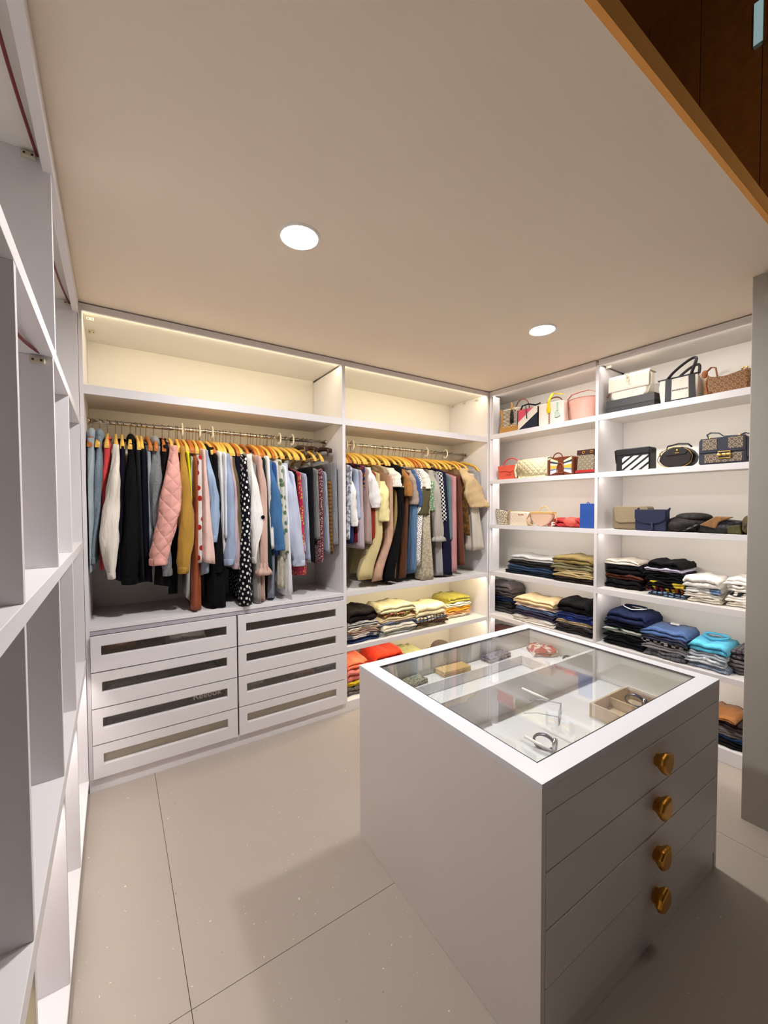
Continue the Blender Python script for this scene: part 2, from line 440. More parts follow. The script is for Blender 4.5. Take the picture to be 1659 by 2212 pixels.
P(m1, 'shelf_edge', WHITE, (XL+0.018, 1.380, YB, YB+0.018, 2.090, 2.137))
P(m1, 'drawer_top', WHITE, (XL+0.018, 1.380, YB, BACK, 0.856, 0.878))
P(m1, 'top_filler', plain('rail_grey', (176, 168, 176), 0.6), (XL+0.018, 1.380, YB+0.004, YB+0.022, 0.830, 0.856))
P(m1, 'plinth', WHITE, (XL, 1.404, YB-0.001, YB+0.018, 0, 0.072))
P(m1, 'centre_panel', INNER, (0.618, 0.632, YB+0.02, BACK, 0.072, 0.856))
P(m1, 'bottom_panel', INNER, (XL+0.018, 1.380, YB+0.018, BACK, 0.054, 0.072))
led_strip(m1, WARM, XL+0.03-0.63, 1.37-0.63, 0.019, 2.5235)
led_strip(m1, SOFT, XL+0.25-0.63, 1.25-0.63, 0.019, 2.1145)
bracket(m1, (XL+0.05-0.63, 0.10, 2.512)); bracket(m1, (XL+0.05-0.63, 0.30, 2.512))
# rail
RODY, RODZ = 2.850, 1.999
def rail(root, x0, x1, label_parent):
    ox, oy, oz = root.location
    MB().tube([(x0-ox, RODY-oy, RODZ), (x1-ox, RODY-oy, RODZ)], 0.0125, 16).build('clothes_rail', CHROME, root)
    for x, s in ((x0, 1), (x1, -1)):
        MB().tube([(x-ox, RODY-oy, RODZ), (x-ox+s*0.012, RODY-oy, RODZ)], 0.021, 16).build('rail_socket', CHROME, root)
rail(m1, XL+0.018, 1.380, m1)
# drawers
cols = [(XL+0.020, 0.620, -0.070, 0.562), (0.630, 1.378, 0.679, 1.308)]
tops = [0.829, 0.637, 0.445, 0.252]; win = [(0.720, 0.779), (0.527, 0.587), (0.337, 0.396), (0.145, 0.204)]
DBOX = plain('drawer_inside', (176, 166, 152), 0.7)
for ci, (x0, x1, wx0, wx1) in enumerate(cols):
    for ri in range(4):
        z1 = tops[ri]; z0 = (tops[ri+1]+0.006) if ri < 3 else 0.076
        wz0, wz1 = win[ri]
        ox, oy, oz = m1.location
        a = MB()
        y0, y1 = -0.019, -0.001
        # frame front as one mesh: four mitred members
        def q(ax0, ax1, az0, az1): return (ax0-ox, ax1-ox, y0, y1, az0, az1)
        a.box(*q(x0, x1, wz1, z1)); a.box(*q(x0, x1, z0, wz0)); a.box(*q(x0, wx0, wz0, wz1)); a.box(*q(wx1, x1, wz0, wz1))
        dr = a.build('drawer', WHITE, m1)
        fr = MB()
        for bb in ((wx0, wx1, wz1-0.004, wz1), (wx0, wx1, wz0, wz0+0.004)): fr.box(bb[0]-ox, bb[1]-ox, y0+0.004, y1, bb[2], bb[3])
        fr.build('glazing_bead', WHITE, dr)
        MB().box(wx0-ox, wx1-ox, y0+0.010, y0+0.013, wz0+0.003, wz1-0.003).build('glass_pane', PANE, dr)
        bx = MB(); b0, b1 = x0+0.03-ox, x1-0.03-ox
        bx.box(b0, b1, 0.001, 0.44, z0+0.012, z0+0.020); bx.box(b0, b0+0.012, 0.001, 0.44, z0+0.02, z1-0.02); bx.box(b1-0.012, b1, 0.001, 0.44, z0+0.02, z1-0.02); bx.box(b0, b1, 0.43, 0.44, z0+0.02, z1-0.02)
        bx.build('drawer_box', DBOX, dr)
        if ri == 3: MB().box(b0+0.014, b1-0.014, 0.006, 0.012, z0+0.021, z1-0.03).build('floor_reflection_board', plain('reflection_tan', (206, 192, 168), 0.6), dr)  # added tan board imitating the floor's reflection in the glass

# ---------------------------------------------------------------- back wardrobe, right module with shelves
m2 = thing('wardrobe', 'white wardrobe bay in the corner with rail above two lit open shelves', 'wardrobe', (2.15, YB, 0))
P(m2, 'side_panel', WHITE, (2.885, 2.9035, YB, BACK, 0, H-0.006))
P(m2, 'back_panel', INNER, (1.404, 2.885, BACK, BACK+0.01, 0, H-0.006))
P(m2, 'top_panel', INNER, (1.404, 2.885, YB+0.018, BACK, 2.524, H-0.006))
P(m2, 'top_rail', WHITE, (1.4045, 2.885, YB, YB+0.018, 2.512, H-0.006))
P(m2, 'shelf', INNER, (1.404, 2.885, YB+0.018, BACK, 2.115, 2.133)); P(m2, 'shelf_edge', WHITE, (1.404, 2.885, YB, YB+0.018, 2.090, 2.137))
P(m2, 'shelf', INNER, (1.404, 2.885, YB+0.018, BACK, 0.868, 0.886)); P(m2, 'shelf_edge', WHITE, (1.404, 2.885, YB, YB+0.018, 0.850, 0.888))
P(m2, 'shelf', INNER, (1.404, 2.885, YB+0.018, BACK, 0.460, 0.478)); P(m2, 'shelf_edge', WHITE, (1.404, 2.885, YB, YB+0.018, 0.444, 0.480))
P(m2, 'bottom_panel', INNER, (1.404, 2.885, YB+0.018, BACK, 0.056, 0.074)); P(m2, 'plinth', WHITE, (1.404, 2.885, YB-0.001, YB+0.018, 0, 0.076))
for z in (2.5235, 0.8675, 0.4595):
    led_strip(m2, WARM, 1.41-2.15, 2.88-2.15, 0.019, z)
led_strip(m2, SOFT, 1.50-2.15, 2.80-2.15, 0.019, 2.1145)
for yy in (0.13, 0.29, 0.45): bracket(m2, (2.885-0.008-2.15, yy, 2.506), PI/2)
rail(m2, 1.404, 2.885, m2)

# ---------------------------------------------------------------- right-hand shelves (local: x along the wall, y into it)
RD = 0.375
SZ = {'r1': (2.115, 2.156), 'r2': (1.706, 1.743), 'r3': (1.300, 1.335), 'r4': (0.864, 0.906), 'r5': (0.472, 0.506)}
SD0, SD1 = 0.970, 0.992     # the divider
def shelving(label, s0, s1, left, right, deep=0.0):
    r = thing('shelf_unit', label, 'shelf unit', RC.copy(), RTH)
    def q(name, mat, b, bev=0.0012): return box(name, mat, b, r, bev)
    q('back_panel', INNER, (s0-deep, s1, RD, RD+0.01, 0, H-0.006))
    q('top_panel', INNER, (s0-deep, s1, 0.018, RD, 2.520, H-0.006)); q('top_rail', WHITE, (s0, s1, 0, 0.018, 2.507, H-0.006))
    for k, (z0, z1) in SZ.items():
        q('shelf', INNER, (s0-deep, s1, 0.018, RD, z1-0.022, z1-0.002)); q('shelf_edge', WHITE, (s0, s1, 0, 0.018, z0, z1))
    q('bottom_panel', INNER, (s0-deep, s1, 0.018, RD, 0.06, 0.080)); q('plinth', WHITE, (s0, s1, -0.001, 0.018, 0, 0.082))
    for z in (2.5195, 2.1335, 1.7205, 1.3125, 0.8835, 0.4835):
        led_strip(r, NEUT, s0+0.02, s1-0.02, 0.019, z)
    return r
ra_ = shelving('white shelf bay beside the wardrobe corner, holding handbags above folded trousers', 0.014, SD0, None, None, 0.22)
box('side_panel', WHITE, (-0.22, -0.205, 0.02, RD, 0, H-0.006), ra_)
box('corner_stile', WHITE, (0.003, 0.014, 0, RD-0.3, 0, H-0.006), ra_)
box('corner_filler', WHITE, (0.014, 0.030, 0.018, 0.112, 0.906, 2.507), ra_)
box('side_panel', WHITE, (SD0, SD1, 0, RD, 0, 2.507), ra_)
rb_ = shelving('white shelf bay beside the grey wall end, holding handbags above folded tops', SD1, 2.25, None, None)
bracket(rb_, (SD1+0.03, 0.08, 2.503)); bracket(rb_, (SD1+0.008, 0.03, 2.135), PI/2)

# ---------------------------------------------------------------- left-hand open shelving
lu = thing('shelf_unit', 'empty white open shelving along the left wall, seen edge-on', 'shelf unit', (XL, 1.2, 0))
LX0 = -0.545; LY0, LY1 = -0.75, YB-0.002
P(lu, 'back_panel', INNER, (LX0-0.01, LX0, LY0, BACK, 0, H-0.006))
P(lu, 'top_panel', INNER, (LX0, XL-0.02, LY0, LY1, 2.535, H-0.006))
P(lu, 'top_rail', WHITE, (XL-0.020, XL+0.006, LY0, LY1, 2.490, H-0.004))
for z0, z1 in ((1.931, 1.966), (1.292, 1.330), (0.665, 0.712)):
    P(lu, 'shelf', WHITE, (LX0, XL, LY0, LY1, z0, z1))
P(lu, 'bottom_panel', WHITE, (LX0, XL, LY0, LY1, 0.060, 0.080)); P(lu, 'plinth', plain('plinth_grey', (150, 142, 138), 0.6), (XL-0.02, XL-0.004, LY0, LY1, 0, 0.060))
for y in (-0.32, 0.945, 1.487, 1.955):
    zs = [(0.08, 0.665), (0.712, 1.292), (1.33, 1.931)]
    for z0, z1 in zs: P(lu, 'divider', WHITE, (LX0, XL-0.001, y, y+0.018, z0, z1))
P(lu, 'divider', WHITE, (LX0, XL-0.001, 1.560, 1.578, 1.966, 2.535))
P(lu, 'end_panel', WHITE, (LX0, XL-0.001, YB-0.02, YB-0.002, 0.08, 2.535))
for a, b_, mm in ((-0.30, 0.93, YEL), (0.97, 1.48, LEFTS), (1.51, 1.945, LEFTS), (1.98, 2.55, LEFTS)):
    led_strip(lu, mm, a+0.02-1.2, b_-0.02-1.2, -0.026, 0.6645, 'y', -1)
ox, oy, oz = lu.location
bracket(lu, (-0.05, 1.560-oy-0.006, 2.52)); bracket(lu, (-0.035, 1.487-oy-0.006, 1.915)); bracket(lu, (-0.035, YB-0.026-oy, 2.52))
# red cables clipped behind the top rail
def cable(label, pts):
    t = MB().tube(pts, 0.0042, 8).build('cable', plain('red_cable', (120, 32, 40), 0.45)); tag(t, label, 'cable', 'red cables under the left shelf tops')
def sag(y0, y1, z, x, dz):
    return [(x-0.02*math.sin(PI*k/14), lerp(y0, y1, k/14), z-dz*math.sin(PI*k/14)) for k in range(15)]
cable('dark red cable hanging above the highest left shelf, near the camera', sag(0.55, 1.548, 2.522, XL-0.030, 0.012))
cable('dark red cable under the left shelf top, reaching the wardrobe', sag(1.60, 2.55, 2.520, XL-0.030, 0.02))
cable('dark red cable slung below the highest left shelf board', sag(0.975, 1.475, 1.935, XL-0.030, 0.02))

# ---------------------------------------------------------------- island with glass top
IA = -0.0109
IX, IY, IW, ID, IH = 0.9008, 0.6215, 1.161, 0.937, 0.790
isl = thing('island_cabinet', 'white island dresser with a glass display top and brass knobbed drawers', 'dresser', (IX, IY, 0), IA)
def I(name, mat, b, bev=0.001, parent=None): return box(name, mat, b, parent or isl, bev)
I('side_panel', ISLAND, (0, 0.018, 0.0, ID, 0, 0.772)); I('side_panel', ISLAND, (IW-0.018, IW, 0.0, ID, 0, 0.772))
I('back_panel', ISLAND, (0.018, IW-0.018, ID-0.018, ID, 0, 0.772))
I('plinth', ISLAND, (0.018, IW-0.018, 0.004, 0.022, 0, 0.070))
I('front_rail', ISLAND, (0.018, IW-0.018, 0.0005, 0.018, 0.705, 0.772))
gx0, gx1, gy0, gy1 = 0.065, 1.106, 0.062, 0.875
tf = MB(); tf.box(0, IW, 0, gy0, 0.772, IH); tf.box(0, IW, gy1, ID, 0.772, IH); tf.box(0, gx0, gy0, gy1, 0.772, IH); tf.box(gx1, IW, gy0, gy1, 0.772, IH)
tf.build('top_frame', plain('island_top_paint', (220, 221, 227), 0.35, var=0.02), isl)
rb = MB(); e = 0.004
for bb in ((gx0, gx1, gy0, gy0+e), (gx0, gx1, gy1-e, gy1), (gx0, gx0+e, gy0, gy1), (gx1-e, gx1, gy0, gy1)): rb.box(*bb, 0.782, 0.7895)
rb.build('glass_seal', BLACKLINE, isl)
MB().box(gx0+e, gx1-e, gy0+e, gy1-e, 0.783, 0.789).build('glass_top', GLASS, isl)
TZ = 0.640
I('display_floor', WHITE, (0.018, IW-0.018, 0.018, ID-0.018, TZ-0.018, TZ))
I('display_side', INNER, (gx0-0.012, gx0, gy0, gy1, TZ, 0.772)); I('display_side', INNER, (gx1, gx1+0.012, gy0, gy1, TZ, 0.772))
I('display_side', INNER, (gx0, gx1, gy0-0.012, gy0, TZ, 0.772)); I('display_side', INNER, (gx0, gx1, gy1, gy1+0.012, TZ, 0.772))
I('display_divider', WHITE, (gx0, gx1, 0.484, 0.500, TZ, 0.778))
I('display_ledge', WHITE, (gx0, gx1, 0.790, gy1, TZ, TZ+0.05)); I('display_ledge', WHITE, (0.93, gx1, 0.500, 0.790, TZ, TZ+0.05))
def knob(parent, x, z, rot):
    # a small brass leaf: a wedge with a scalloped outline
    poly = [(-0.036, 0.010), (-0.030, 0.026), (-0.006, 0.036), (0.014, 0.031), (0.036, 0.022), (0.037, -0.006), (0.026, -0.026), (0.006, -0.038), (-0.012, -0.028), (-0.030, -0.014)]
    ca, sa = math.cos(rot), math.sin(rot)
    k = MB(); rings = []
    for y, sc in ((0.0, 0.66), (-0.010, 0.74), (-0.026, 1.12), (-0.036, 1.06), (-0.039, 0.8)):
        rings.append([((px*ca-pz*sa)*sc, y, (px*sa+pz*ca)*sc) for px, pz in poly])
    k.loft(rings, smooth=False).build('knob', GOLD, parent, loc=(x, 0, z), bev=0.003)
zs = [(0.549, 0.702), (0.392, 0.546), (0.235, 0.389), (0.073, 0.232)]
for i, (z0, z1) in enumerate(zs):
    dr = I('drawer', ISLAND, (0.0205, IW-0.0205, -0.0015 if i == 2 else 0.0, 0.018, z0+0.001, z1))
    knob(dr, 0.622, [0.640, 0.485, 0.315, 0.170][i], [0.0, 0.5, 0.35, 0.8][i])
# ================================================================== HANGING CLOTHES
def hanger_proto(name, mat, hookmat, white=False, bar=False):
    r = thing(name, 'x', 'hanger', (0, 0, -50))
    hk = [(0, -0.017*math.cos(a), 0.0145*0+0.017*math.sin(a)) for a in [(-0.5+2.6*k/12)*1.2 for k in range(13)]]
    # hook: arc over the rail then a stem down to the wood
    pts = []
    for k in range(15):
        a = -0.6 + (PI+0.9)*k/14
        pts.append((0, 0.0165*math.cos(a), 0.0165*math.sin(a)))
    pts += [(0, -0.006, -0.026), (0, 0, -0.040), (0, 0, -0.062)]
    MB().tube(pts, 0.0019, 6).build('hook', hookmat, r)
    rings = []
    n = 15
    for k in range(n):
        t = -1+2*k/(n-1); y = 0.205*t
        z = -0.062 - 0.075*abs(t)**1.25 - 0.02*max(0, abs(t)-0.8)*5
        hgt = lerp(0.030, 0.016, abs(t)); th = lerp(0.0065, 0.0055, abs(t)) + 0.005*sstep((abs(t)-0.6)/0.4)
        rings.append([(-th, y, z), (th, y, z), (th*1.05, y, z-hgt*0.5), (th, y, z-hgt), (-th, y, z-hgt), (-th*1.05, y, z-hgt*0.5)])
    MB().loft(rings).build('wooden_arms', mat, r)
    if bar: MB().tube([(0, -0.17, -0.150), (0, 0.17, -0.150)], 0.005, 8).build('bar', mat, r)
    if white:
        ring = [(0, 0.028*math.cos(2*PI*k/20), -0.004+0.037*math.sin(2*PI*k/20)) for k in range(20)]
        MB().tube(ring, 0.0078, 8, closed=True, flat=0.7).build('round_hook', PLASTIC, r)
    return r
def clip_proto():
    r = thing('clip_hanger', 'x', 'hanger', (0, 0, -50))
    pts = [(0, 0.0165*math.cos(-0.6+(PI+0.9)*k/14), 0.0165*math.sin(-0.6+(PI+0.9)*k/14)) for k in range(15)]+[(0, -0.006, -0.026), (0, 0, -0.045)]
    MB().tube(pts, 0.0019, 6).build('hook', STEEL, r)
    rings = []
    for k in range(13):
        t = -1+2*k/12; y = 0.19*t; z = -0.045-0.03*t*t; hgt = 0.03
        rings.append([(-0.007, y, z), (0.007, y, z), (0.007, y, z-hgt), (-0.007, y, z-hgt)])
    MB().loft(rings).build('wooden_arms', DARKWOOD, r)
    for s in (-1, 1):
        c = MB().box(-0.009, 0.009, s*0.15-0.012, s*0.15+0.012, -0.125, -0.07).build('clip', STEEL, r, bev=0.002)
    return r
HP = {'pale': hanger_proto('wooden_hanger', PALEWOOD, STEEL, bar=True), 'orange': hanger_proto('wooden_hanger', ORANGEWOOD, STEEL),
      'white': hanger_proto('wooden_hanger', PALEWOOD, STEEL, white=True), 'dark': clip_proto()}
HUSED = set()
def hang(kind, x, desc, rail_):
    p = HP[kind]
    if kind in HUSED: h = copy_tree(p)
    else: h = p; HUSED.add(kind)
    h.location = (x, RODY, RODZ); h.rotation_euler = (0, 0, random.uniform(-0.05, 0.05))
    word = {'pale': 'pale wooden hanger', 'orange': 'orange-brown wooden hanger', 'white': 'wooden hanger with round white hook', 'dark': 'dark wooden clip hanger'}[kind]
    h['label'] = '%s carrying the %s' % (word, desc)
    h['group'] = 'hangers on the %s rail' % rail_

def prof(top, mid, bot, tw, bw, v):
    """front-view centre and half width at height fraction v"""
    if mid is None: return lerp(top, bot, v)
    return None

GNAMES = {'hoodie': 'hoodie', 'sweater': 'sweater', 'jacket': 'jacket', 'shirt': 'shirt', 'blouse': 'blouse', 'dress': 'dress', 'top': 'top', 'trousers': 'trousers', 'skirt': 'skirt', 'coat': 'coat', 'tee': 'tee'}
def garment(cat, desc, mat, top, bot, tw, bw, y0, mid=None, sl=None, hk='pale', rail_='left', extra=''):
    """cat; desc; cloth; pixel of the front shoulder; pixel of the front hem; widths in pixels; y of the front edge"""
    def conv(px, py, wpx):
        p = at(px, py, 1, y0+0.01); q_ = at(px+wpx/2, py, 1, y0+0.01)
        return p.x, p.z, abs(q_.x-p.x)
    xt, zt, ht = conv(top[0], top[1], tw); xb, zb, hb = conv(bot[0], bot[1], bw)
    if mid: xm, zm, hm = conv(*mid)
    lim = (0.882 if cat in ('floor',) else 0)
    xmin, xmax = (XL+0.03, 1.372) if rail_ == 'left' else (1.412, 2.877)
    zlow = 0.884 if rail_ == 'left' else 0.892
    zb = max(zb, zlow)
    ht = max(ht, 0.012); hb = max(hb, 0.012)
    trousers = cat in ('trousers', 'skirt') and hk == 'dark'
    zn = min(max(zt+0.05, zt+0.02), RODZ-0.085)
    zt = min(zt, zn-0.015)
    hx = min(max(xt, xmin+0.012), xmax-0.012)
    root = thing(cat.replace(' ', '_'), desc+' on the %s rail' % rail_, cat, (hx, RODY, zn), group='clothes on the %s rail' % rail_)
    ph = random.uniform(0, 6.28); rnd = random.Random(hash(desc) & 0xffff if False else sum(map(ord, desc)))
    def cw(z):
        if mid and zt > zm > zb:
            if z >= zm:
                t = sstep((zt-z)/(zt-zm)) if z < zt else 0; return lerp(xt, xm, t), lerp(ht, hm, t)
            t = (zm-z)/(zm-zb); t = t*t*(3-2*t); return lerp(xm, xb, t), lerp(hm, hb, t)
        t = max(0, min(1, (zt-z)/(zt-zb))); return lerp(xt, xb, t), lerp(ht, hb, t**0.8)
    bottom = zb
    y_near = y0 if not sl else y0+0.055
    if sl == 'long': bottom = zb+0.0
    # ---- body
    rings = []; NR, NA = 22, 44
    body_low = zb if sl != 'short' else (lerp(zb, zlow, extra) if isinstance(extra, float) else zb)
    k1, k2, p1, p2 = rnd.choice([5, 6, 7]), rnd.choice([9, 11, 13]), rnd.uniform(0, 6), rnd.uniform(0, 6)
    for i in range(NR+1):
        v = i/NR
        z = lerp(zn, body_low, v**1.15)
        if trousers: sh = 1.0
        else: sh = sstep((zn-z)/max(0.03, zn-zt)) if z > zt else 1.0
        yn = lerp(RODY-0.055, y_near, sh); yf = lerp(RODY+0.055, RODY+0.185, sh)
        xc, hw = cw(min(z, zt))
        if sl: hw *= 0.72
        hw = lerp(0.014, hw, sh) if not trousers else hw
        vv = max(0, (zt-z)/(zt-body_low+1e-6))
        ring = []
        for k in range(NA):
            a = 2*PI*k/NA
            ca, sa = math.cos(a), math.sin(a)
            y = (yn+yf)/2 - (yf-yn)/2*ca
            f = sstep((y-yn)/0.20)
            h_ = lerp(hw, min(hw, 0.013), f)
            fold = 1 + (0.24*math.sin(k1*a+p1+1.5*z) + 0.15*math.sin(k2*a+p2-2*z))*min(1, vv*1.6)
            xx = h_*fold*math.copysign(abs(sa)**0.6, sa)
            c0 = lerp(xc, lerp(hx, xc, 0.35), f)
            y -= 0.012*vv*math.sin(k2*xx/max(h_, 1e-3)*0.5+p1)*(1-f)
            X = min(max(c0+xx, xmin), xmax)
            zz = z
            if i == NR: zz += 0.010*math.sin(3*a+p1)
            if i == NR: zz = max(zz, zlow)
            ring.append((X-hx, y-RODY, zz-zn))
        rings.append(ring)
    mb = MB().loft(rings); mb.uv = arcs(rings); b = mb.build('body', mat, root)
    # ---- near sleeve
    if sl:
        rings = []; NS = 22
        for i in range(NS+1):
            v = i/NS; z = lerp(zt+0.012, zb, v)
            xc, hw = cw(min(z, zt)); hw = max(hw*(0.75+0.25*sstep(v*4)), 0.012)
            yc = lerp(y0+0.075, y0+0.035, sstep(v*3)); ry = lerp(0.02, 0.040, sstep(v*3))
            if sl == 'long' and i >= NS-1: hw *= 0.86; ry *= 0.86
            ring = []
            for k in range(20):
                a = 2*PI*k/20
                fo = 1+0.10*math.sin(3*a+p2+9*v)+0.07*math.sin(5*a-p1+17*v)+0.05*math.sin(2*a+31*v+p1)
                X = min(max(xc+hw*fo*math.cos(a), xmin-0.005), xmax+0.03)
                ring.append((X-hx, yc+ry*fo*math.sin(a)-RODY, max(z, zlow)-zn))
            rings.append(ring)
        rings = [r_[15:]+r_[:15] for r_ in rings]
        mb = MB().loft(rings); mb.uv = arcs(rings); mb.build('sleeve', mat, root)
        if sl == 'long':
            xc, hw = cw(zb)
            cz0, cz1 = zb-0.004, zb+0.035
            rings = []
            for z, s_ in ((cz0, 0.93), (cz0+0.006, 1.0), (cz1-0.006, 1.0), (cz1, 0.95)):
                rings.append([(min(max(xc+hw*0.93*s_*math.cos(2*PI*k/16), xmin-0.005), xmax)-hx, y0+0.035+0.037*s_*math.sin(2*PI*k/16)-RODY, max(z, zlow)-zn) for k in range(16)])
            MB().loft(rings).build('cuff', mat, root)
    # ---- hood / collar
    if extra == 'hood':
        MB().ellipsoid((0, -0.085, -0.012), max(ht, 0.024), 0.055, 0.045, 14, 8).build('hood', mat, root)
    if extra == 'collar':
        c = MB(); c.tube([(0.014*math.cos(2*PI*k/16), -0.01+0.062*math.sin(2*PI*k/16), 0.004+0.006*math.cos(4*PI*k/16)) for k in range(16)], 0.008, 8, closed=True)
        c.build('collar', mat, root)
    if extra == 'pompom':
        xc, hw = cw(zm) if mid else cw(zb)
        MB().ellipsoid((xc+hw*0.75-hx, y0+0.0-RODY, (zm+0.02 if mid else zb)-zn), 0.012, 0.012, 0.012).build('pompom', fab((14, 14, 16)), root)
    if extra == 'strap':
        MB().tube([(0.0+0.006*math.sin(k), y0-RODY+0.01, zb-zn+0.01-0.16*math.sin(PI*k/12)) if False else (-0.02+0.04*k/12, y0-RODY+0.006, zb-zn-0.13*math.sin(PI*k/12)+0.01) for k in range(13)], 0.0022, 6).build('strap', fab((110, 35, 25)), root)
    if extra == 'ruffle':
        xc, hw = cw(zb+0.05)
        rings = []
        for z, s_ in ((zb+0.07, 0.7), (zb+0.045, 0.75), (zb+0.02, 1.25), (zb-0.005, 1.45)):
            rings.append([(xc-hx+hw*s_*(1+0.12*math.sin(7*a_))*math.cos(a_), y0+0.03-RODY+0.034*s_*(1+0.12*math.sin(7*a_))*math.sin(a_), z-zn) for a_ in [2*PI*k/28 for k in range(28)]])
        MB().loft(rings).build('ruffle_cuff', mat, root)
    if hk: hang(hk, hx, desc, rail_)
    return root

G = garment; f = fab
# ---- left rail, from the left end
G('hoodie', 'pale blue-grey hoodie, first', f((168, 182, 190)), (196, 948), (191, 1236), 20, 17, 2.600, (193, 1080, 19), 'long', 'orange', extra='hood')
G('hoodie', 'heather grey-blue hoodie, second', f((124, 140, 152), 'tweed', (140, 155, 166)), (214, 944), (200, 1218), 18, 15, 2.615, (210, 1080, 18), 'long', 'pale', extra='hood')
G('jacket', 'coral red zip jacket', f((226, 78, 78)), (232, 960), (219, 1228), 24, 12, 2.650, (224, 1060, 20), None, 'pale', extra='collar')
G('sweater', 'cream sweater with a wide baggy sleeve', f((222, 214, 204)), (251, 962), (241, 1250), 18, 20, 2.572, (236, 1165, 42), 'long', 'pale')
G('jacket', 'dark navy jacket beside the cream sweater', f((20, 22, 42)), (265, 964), (262, 1256), 16, 34, 2.640, None, None, 'pale', extra='collar')
G('hoodie', 'black hoodie with a raised hood', f((16, 16, 18)), (285, 960), (281, 1262), 18, 40, 2.605, (283, 1100, 32), 'long', 'pale', extra='hood')
G('jacket', 'charcoal jacket with grey collar', f((38, 37, 42)), (298, 973), (307, 1256), 16, 26, 2.628, None, None, 'pale', extra='collar')
G('coat', 'midnight blue coat', f((20, 20, 40)), (309, 970), (318, 1258), 16, 28, 2.635, None, None, 'pale', extra='collar')
G('shirt', 'pale grey shirt with fine blue stripes', f((186, 192, 198), 'stripe', (120, 135, 155), 3), (321, 971), (326, 1190), 15, 14, 2.650, None, None, 'orange', extra='collar')
G('hoodie', 'heather grey hoodie left of the pink jacket', f((130, 132, 136), 'tweed', (150, 152, 156)), (339, 965), (362, 1243), 24, 26, 2.622, (338, 1070, 30), 'long', 'orange', extra='hood')
G('jacket', 'brown-black jacket behind the pink quilted one', f((28, 23, 25)), (358, 962), (350, 1266), 20, 44, 2.645, None, None, 'orange', extra='collar')
G('jacket', 'pink quilted jacket', f((222, 162, 152), 'quilt', (200, 140, 130), 1.0), (378, 964), (343, 1220), 24, 44, 2.552, (370, 1085, 44), 'long', 'pale', extra='collar')
G('trousers', 'black trousers below the mustard sweater', f((15, 15, 18)), (388, 985), (372, 1284), 14, 24, 2.680, None, None, 'pale')
G('sweater', 'mustard sweater', f((184, 140, 58)), (397, 966), (398, 1238), 13, 28, 2.567, (403, 1120, 35), 'long', 'orange')
G('top', 'neon yellow top', f((236, 236, 18), rough=0.7), (406, 978), (413, 1080), 11, 9, 2.612, None, None, 'white')
G('shirt', 'thin mint-grey shirt between yellow and rust', f((198, 198, 190)), (415, 986), (406, 1294), 10, 9, 2.640, None, None, 'orange')
G('dress', 'rust brown strappy dress', f((158, 80, 46), rough=0.6), (423, 987), (424, 1322), 13, 27, 2.598, (427, 1080, 22), None, 'orange')
G('blouse', 'white blouse dotted with red hearts', f((228, 222, 218), 'hearts', (190, 36, 30)), (432, 986), (430, 1214), 15, 22, 2.588, None, None, 'pale')
G('tee', 'blush pink long tee', f((222, 188, 180)), (441, 973), (451, 1216), 11, 35, 2.560, (447, 1092, 21), None, 'orange')
G('top', 'periwinkle top showing below the blush tee', f((158, 166, 190)), (446, 975), (443, 1240), 10, 34, 2.592, None, None, 'pale')
G('sweater', 'light blue long-sleeved sweater', f((160, 182, 212)), (449, 974), (464, 1170), 12, 14, 2.572, (464, 1092, 26), 'long', 'white')
G('jacket', 'small black jacket beside the light blue sweater', f((20, 18, 18)), (460, 968), (474, 1236), 16, 22, 2.605, (472, 1100, 16), 'long', 'pale')
G('dress', 'long plain black dress reaching the drawer top', f((12, 12, 17)), (465, 978), (471, 1318), 12, 52, 2.618, None, None, 'orange')
G('tee', 'white tee with a round neckline', f((226, 224, 222)), (476, 978), (486, 1208), 13, 15, 2.600, None, None, 'white')
G('top', 'white sleeveless top with dark piping', f((214, 217, 224)), (487, 980), (489, 1164), 12, 17, 2.576, None, None, 'pale')
G('shirt', 'pale denim-blue shirt with turned cuff', f((158, 174, 202)), (496, 982), (497, 1220), 13, 25, 2.566, (500, 1150, 22), 'long', 'pale')
G('shirt', 'dusty mauve shirt', f((204, 178, 184)), (502, 987), (512, 1228), 12, 17, 2.588, (509, 1092, 15), 'long', 'pale')
G('jacket', 'olive khaki jacket', f((116, 102, 68)), (508, 990), (519, 1166), 11, 15, 2.596, (514, 1092, 13), 'long', 'pale')
G('dress', 'dark navy dress beside the polka-dot one', f((24, 26, 52)), (515, 988), (524, 1240), 14, 30, 2.630, None, None, 'orange')
G('dress', 'long navy dress with white polka dots', f((15, 15, 32), 'dots', (235, 232, 228), 1.0), (530, 983), (535, 1318), 12, 35, 2.556, (534, 1092, 24), None, 'pale')
G('blouse', 'white puff-sleeved blouse with a black pompom', f((232, 228, 224)), (545, 983), (551, 1216), 15, 9, 2.562, (557, 1124, 27), 'long', 'orange', extra='pompom')
G('skirt', 'white skirt with thin black stripes', f((214, 208, 202), 'dstripe', (40, 38, 38), 3.2), (550, 1000), (559, 1318), 9, 17, 2.592, None, None, None)
G('tee', 'dusty pink tee with tiered ruffle sleeve', f((218, 180, 166)), (561, 986), (572, 1240), 15, 25, 2.566, (571, 1060, 25), None, 'orange', extra='ruffle')
G('dress', 'long blush dress below the tiered tee', f((210, 172, 158)), (564, 990), (568, 1300), 12, 18, 2.600, None, None, 'pale')
G('shirt', 'dark bottle-green shirt', f((26, 54, 50)), (569, 990), (584, 1232), 12, 15, 2.604, None, None, 'orange')
G('shirt', 'crisp white shirt left of the blue one', f((230, 228, 225)), (579, 988), (590, 1186), 13, 10, 2.590, None, None, 'orange', extra='collar')
